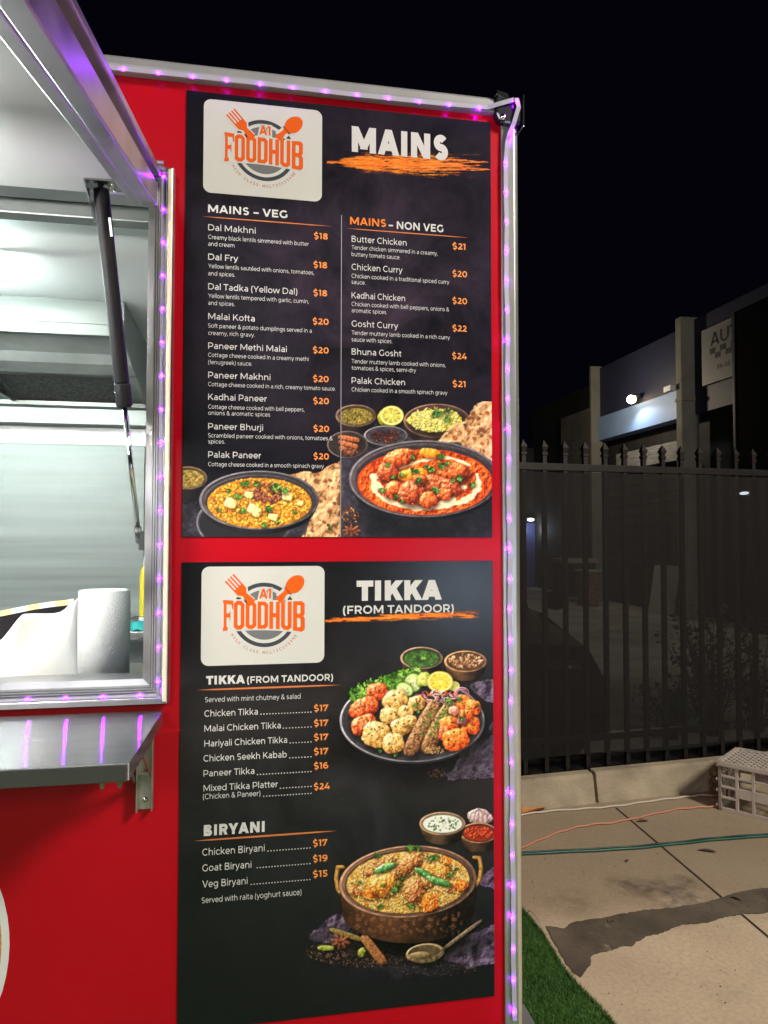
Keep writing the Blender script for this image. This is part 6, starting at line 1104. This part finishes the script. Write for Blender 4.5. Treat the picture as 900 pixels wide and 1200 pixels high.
# clutter in front of it
cb0 = Zp(683, 700); k_ = cb0
def crate_box(name, px0, px1, py0, py1, D, m, label, cat, dep=.5):
    g = CAM_LOC + ray((px0 + px1) / 2, py1) * D; a, c = Yp(px0, py1, g.y), Yp(px1, py1, g.y); z1 = Yp(px0, py0, g.y).z; z0 = Yp(px0, py1, g.y).z; z0 = 0 if abs(z0) < .35 else z0
    return a, c, z0, z1, g.y
a, c, z0, z1, y = crate_box('', 684, 704, 668, 702, 15.6, None, '', '')
bn = thing('waste_bin', 'red-brown bin standing beside the workshop pier at the far side of the yard', 'bin', ((a.x + c.x) / 2, y, 0))
MB().prism([(a.x + .04, y, 0), (c.x - .04, y, 0), (c.x, y, z1 - .06), (a.x, y, z1 - .06)], (0, .4, 0)).build('bin_body', mat('red_brown_plastic', (.22, .10, .07), .6, nscale=12, namt=.5), bn, bevel=.02); MB().box(a.x - .02, c.x + .02, y - .02, y + .42, z1 - .058, z1).build('bin_lid', mat('pale_lid', (.3, .28, .26), .6), bn, bevel=.015)
a, c, z0, z1, y = crate_box('', 661, 702, 655, 664, 16.4, None, '', '')
tb_ = thing('work_table', 'long pale work table near the end of the yard', 'table', ((a.x + c.x) / 2, y, 0))
MB().box(a.x, c.x, y, y + .6, z1 - .1, z1).build('table_top', mat('pale_table', (.25, .25, .24), .6), tb_, bevel=.01)
for x in (a.x + .05, c.x - .1):
    for yy in (y + .05, y + .5): MB().box(x, x + .05, yy, yy + .05, 0, z1 - .1).build('leg', M_DARKM, tb_)
a = Zp(784, 722); c = Zp(806, 726)
ab = thing('sandwich_board', 'pale folding sandwich board standing on the yard before the roller door', 'sign', a)
h_ = .95; ax = Vector((.5, .86, 0))
for sgn, nmx in ((-1, 'board_leaf'), (1, 'board_leaf')):
    b = MB(); o = a + Vector((.25, 0, 0)); t = Vector((-.30, .95, 0)) * .62; off = Vector((.95, .30, 0)) * .2 * sgn; b.prism([o + off, o + off + t, o + t + Vector((0, 0, h_)), o + Vector((0, 0, h_))], Vector((.95, .3, 0)) * .02); b.build(nmx, mat('pale_board_paint', (.38, .37, .34), .7), ab)
# dark car parked behind the fence, mostly hidden by the van
M_CAR = mat('black_car_paint', (.005, .005, .006), .6, spec=.06); M_GLASS = mat('dark_car_glass', (.004, .004, .005), .7, spec=.04); M_TYRE = mat('tyre_rubber', (.012, .012, .012), .85)
CA = Matrix.Translation((1.45, 4.55, 0)) @ Matrix.Rotation(R(-96), 4, 'Z')               # car's own x axis points forward
car = thing('parked_car', 'black parked car behind the shade cloth, half hidden by the van', 'car', (1.45, 4.55, 0))
body_prof = [(-2.05, .35), (-2.1, .6), (-2.02, .86), (-1.3, .93), (.75, .93), (1.75, .80), (2.02, .66), (2.08, .45), (2.0, .28), (-1.95, .26)]
def car_loft(prof, ys):
    b = MB(); n = len(prof); vs = []
    for yv, k, dz in ys:
        vs += [CA @ Vector((x * k, yv, .3 + (z - .3) * (1 + dz))) for x, z in prof]
    b.add(vs, [(i * n + j, i * n + (j + 1) % n, (i + 1) * n + (j + 1) % n, (i + 1) * n + j) for i in range(len(ys) - 1) for j in range(n)] + [tuple(range(n))[::-1], tuple(range((len(ys) - 1) * n, len(ys) * n))], False); return b
W_ = [(-.9, .93, -.14), (-.86, .97, -.03), (-.7, .99, .03), (0, 1, .06), (.7, .99, .03), (.86, .97, -.03), (.9, .93, -.14)]
car_loft(body_prof, W_).build('body', M_CAR, car, bevel=.04, segs=3)
cab = [(-1.75, .9), (-1.2, 1.36), (-.7, 1.46), (.1, 1.43), (.95, .9)]
car_loft(cab, [(-.74, .94, -.06), (-.62, 1, 0), (.62, 1, 0), (.74, .94, -.06)]).build('window', M_GLASS, car, bevel=.03, segs=2)
for sx in (-1.3, 1.32):
    for sy in (-.78, .78):
        Mx = CA @ Matrix.Translation((sx, sy, .32)) @ Matrix.Rotation(R(90), 4, 'X'); w_ = MB().lathe([(.2, -.1), (.29, -.11), (.32, -.08), (.32, .08), (.29, .11), (.2, .1)], 28, M=Mx).build('wheel', M_TYRE, car); MB().lathe([(.001, .08), (.1, .1), (.2, .09), (.2, -.09), (.1, -.1), (.001, -.08)], 20, M=Mx).build('rim', M_GALV, car) if False else MB().lathe([(.001, .08), (.1, .1), (.2, .09), (.2, -.09), (.1, -.1), (.001, -.08)], 20, M=Mx).build('rim', M_BLACK, w_)
for sy in (-.62, .62): MB().ball((0, 0, 0), .13, 8, (.45, 1.2, .55)).build('headlight', mat('headlight_glass', (.05, .05, .055), .12, .3), car).matrix_basis = CA @ Matrix.Translation((1.9, sy, .68))
for sy in (-.98, .98): MB().ball((0, 0, 0), .11, 8, (.5, 1, .7)).build('wing_mirror', M_CAR, car).matrix_basis = CA @ Matrix.Translation((.62, sy, 1.0))
# shrubs behind the fence at the right
M_SHR = mat('dark_shrub_leaf', (.035, .045, .025), .6, nscale=20, namt=.4); M_TWIG = mat('twig', (.05, .04, .03), .8)
def shrub(px, py_base, h, n, seed, label, spread):
    r = random.Random(seed); g = fz(px, py_base, 1.0); g.z = 0; s_ = thing('shrub', label, 'shrub', g, 'shrubs behind the fence'); tw, lf = MB(), MB()
    for k in range(n):
        a = r.uniform(0, 6.28); H_ = h * r.uniform(.45, 1.); lean = spread * r.uniform(.1, 1); top = g + Vector((math.cos(a) * lean, math.sin(a) * lean * .6, H_)); mid = g.lerp(top, .5) + Vector((0, 0, H_ * .1)); path = [g + Vector((math.cos(a) * .03, math.sin(a) * .03, 0)), mid, top]; tw.tube(path, [.008, .005, .002], 5)
        for j in range(30):
            t = r.uniform(.2, 1); p = path[0].lerp(mid, t * 2) if t < .5 else mid.lerp(top, t * 2 - 1); p = p + Vector((r.gauss(0, .035), r.gauss(0, .035), r.gauss(0, .03))); L = r.uniform(.03, .07); d = Vector((r.gauss(0, 1), r.gauss(0, 1), r.gauss(0, .6))).normalized() * L; w = d.cross(Vector((r.gauss(0, 1), r.gauss(0, 1), 1))).normalized() * L * .28
            lf.add([p, p + d * .5 + w, p + d, p + d * .5 - w], [(0, 1, 2, 3)])
    tw.build('stem', M_TWIG, s_); lf.build('foliage', M_SHR, s_)
shrub(835, 860, 1.0, 26, 3, 'leafy dark shrub behind the shade cloth left of the milk crate', .55); shrub(790, 866, .55, 16, 5, 'low dark bush behind the fence, nearest the car', .4); shrub(888, 862, .85, 18, 8, 'dark shrub behind the fence at the right edge, above the milk crate', .35)
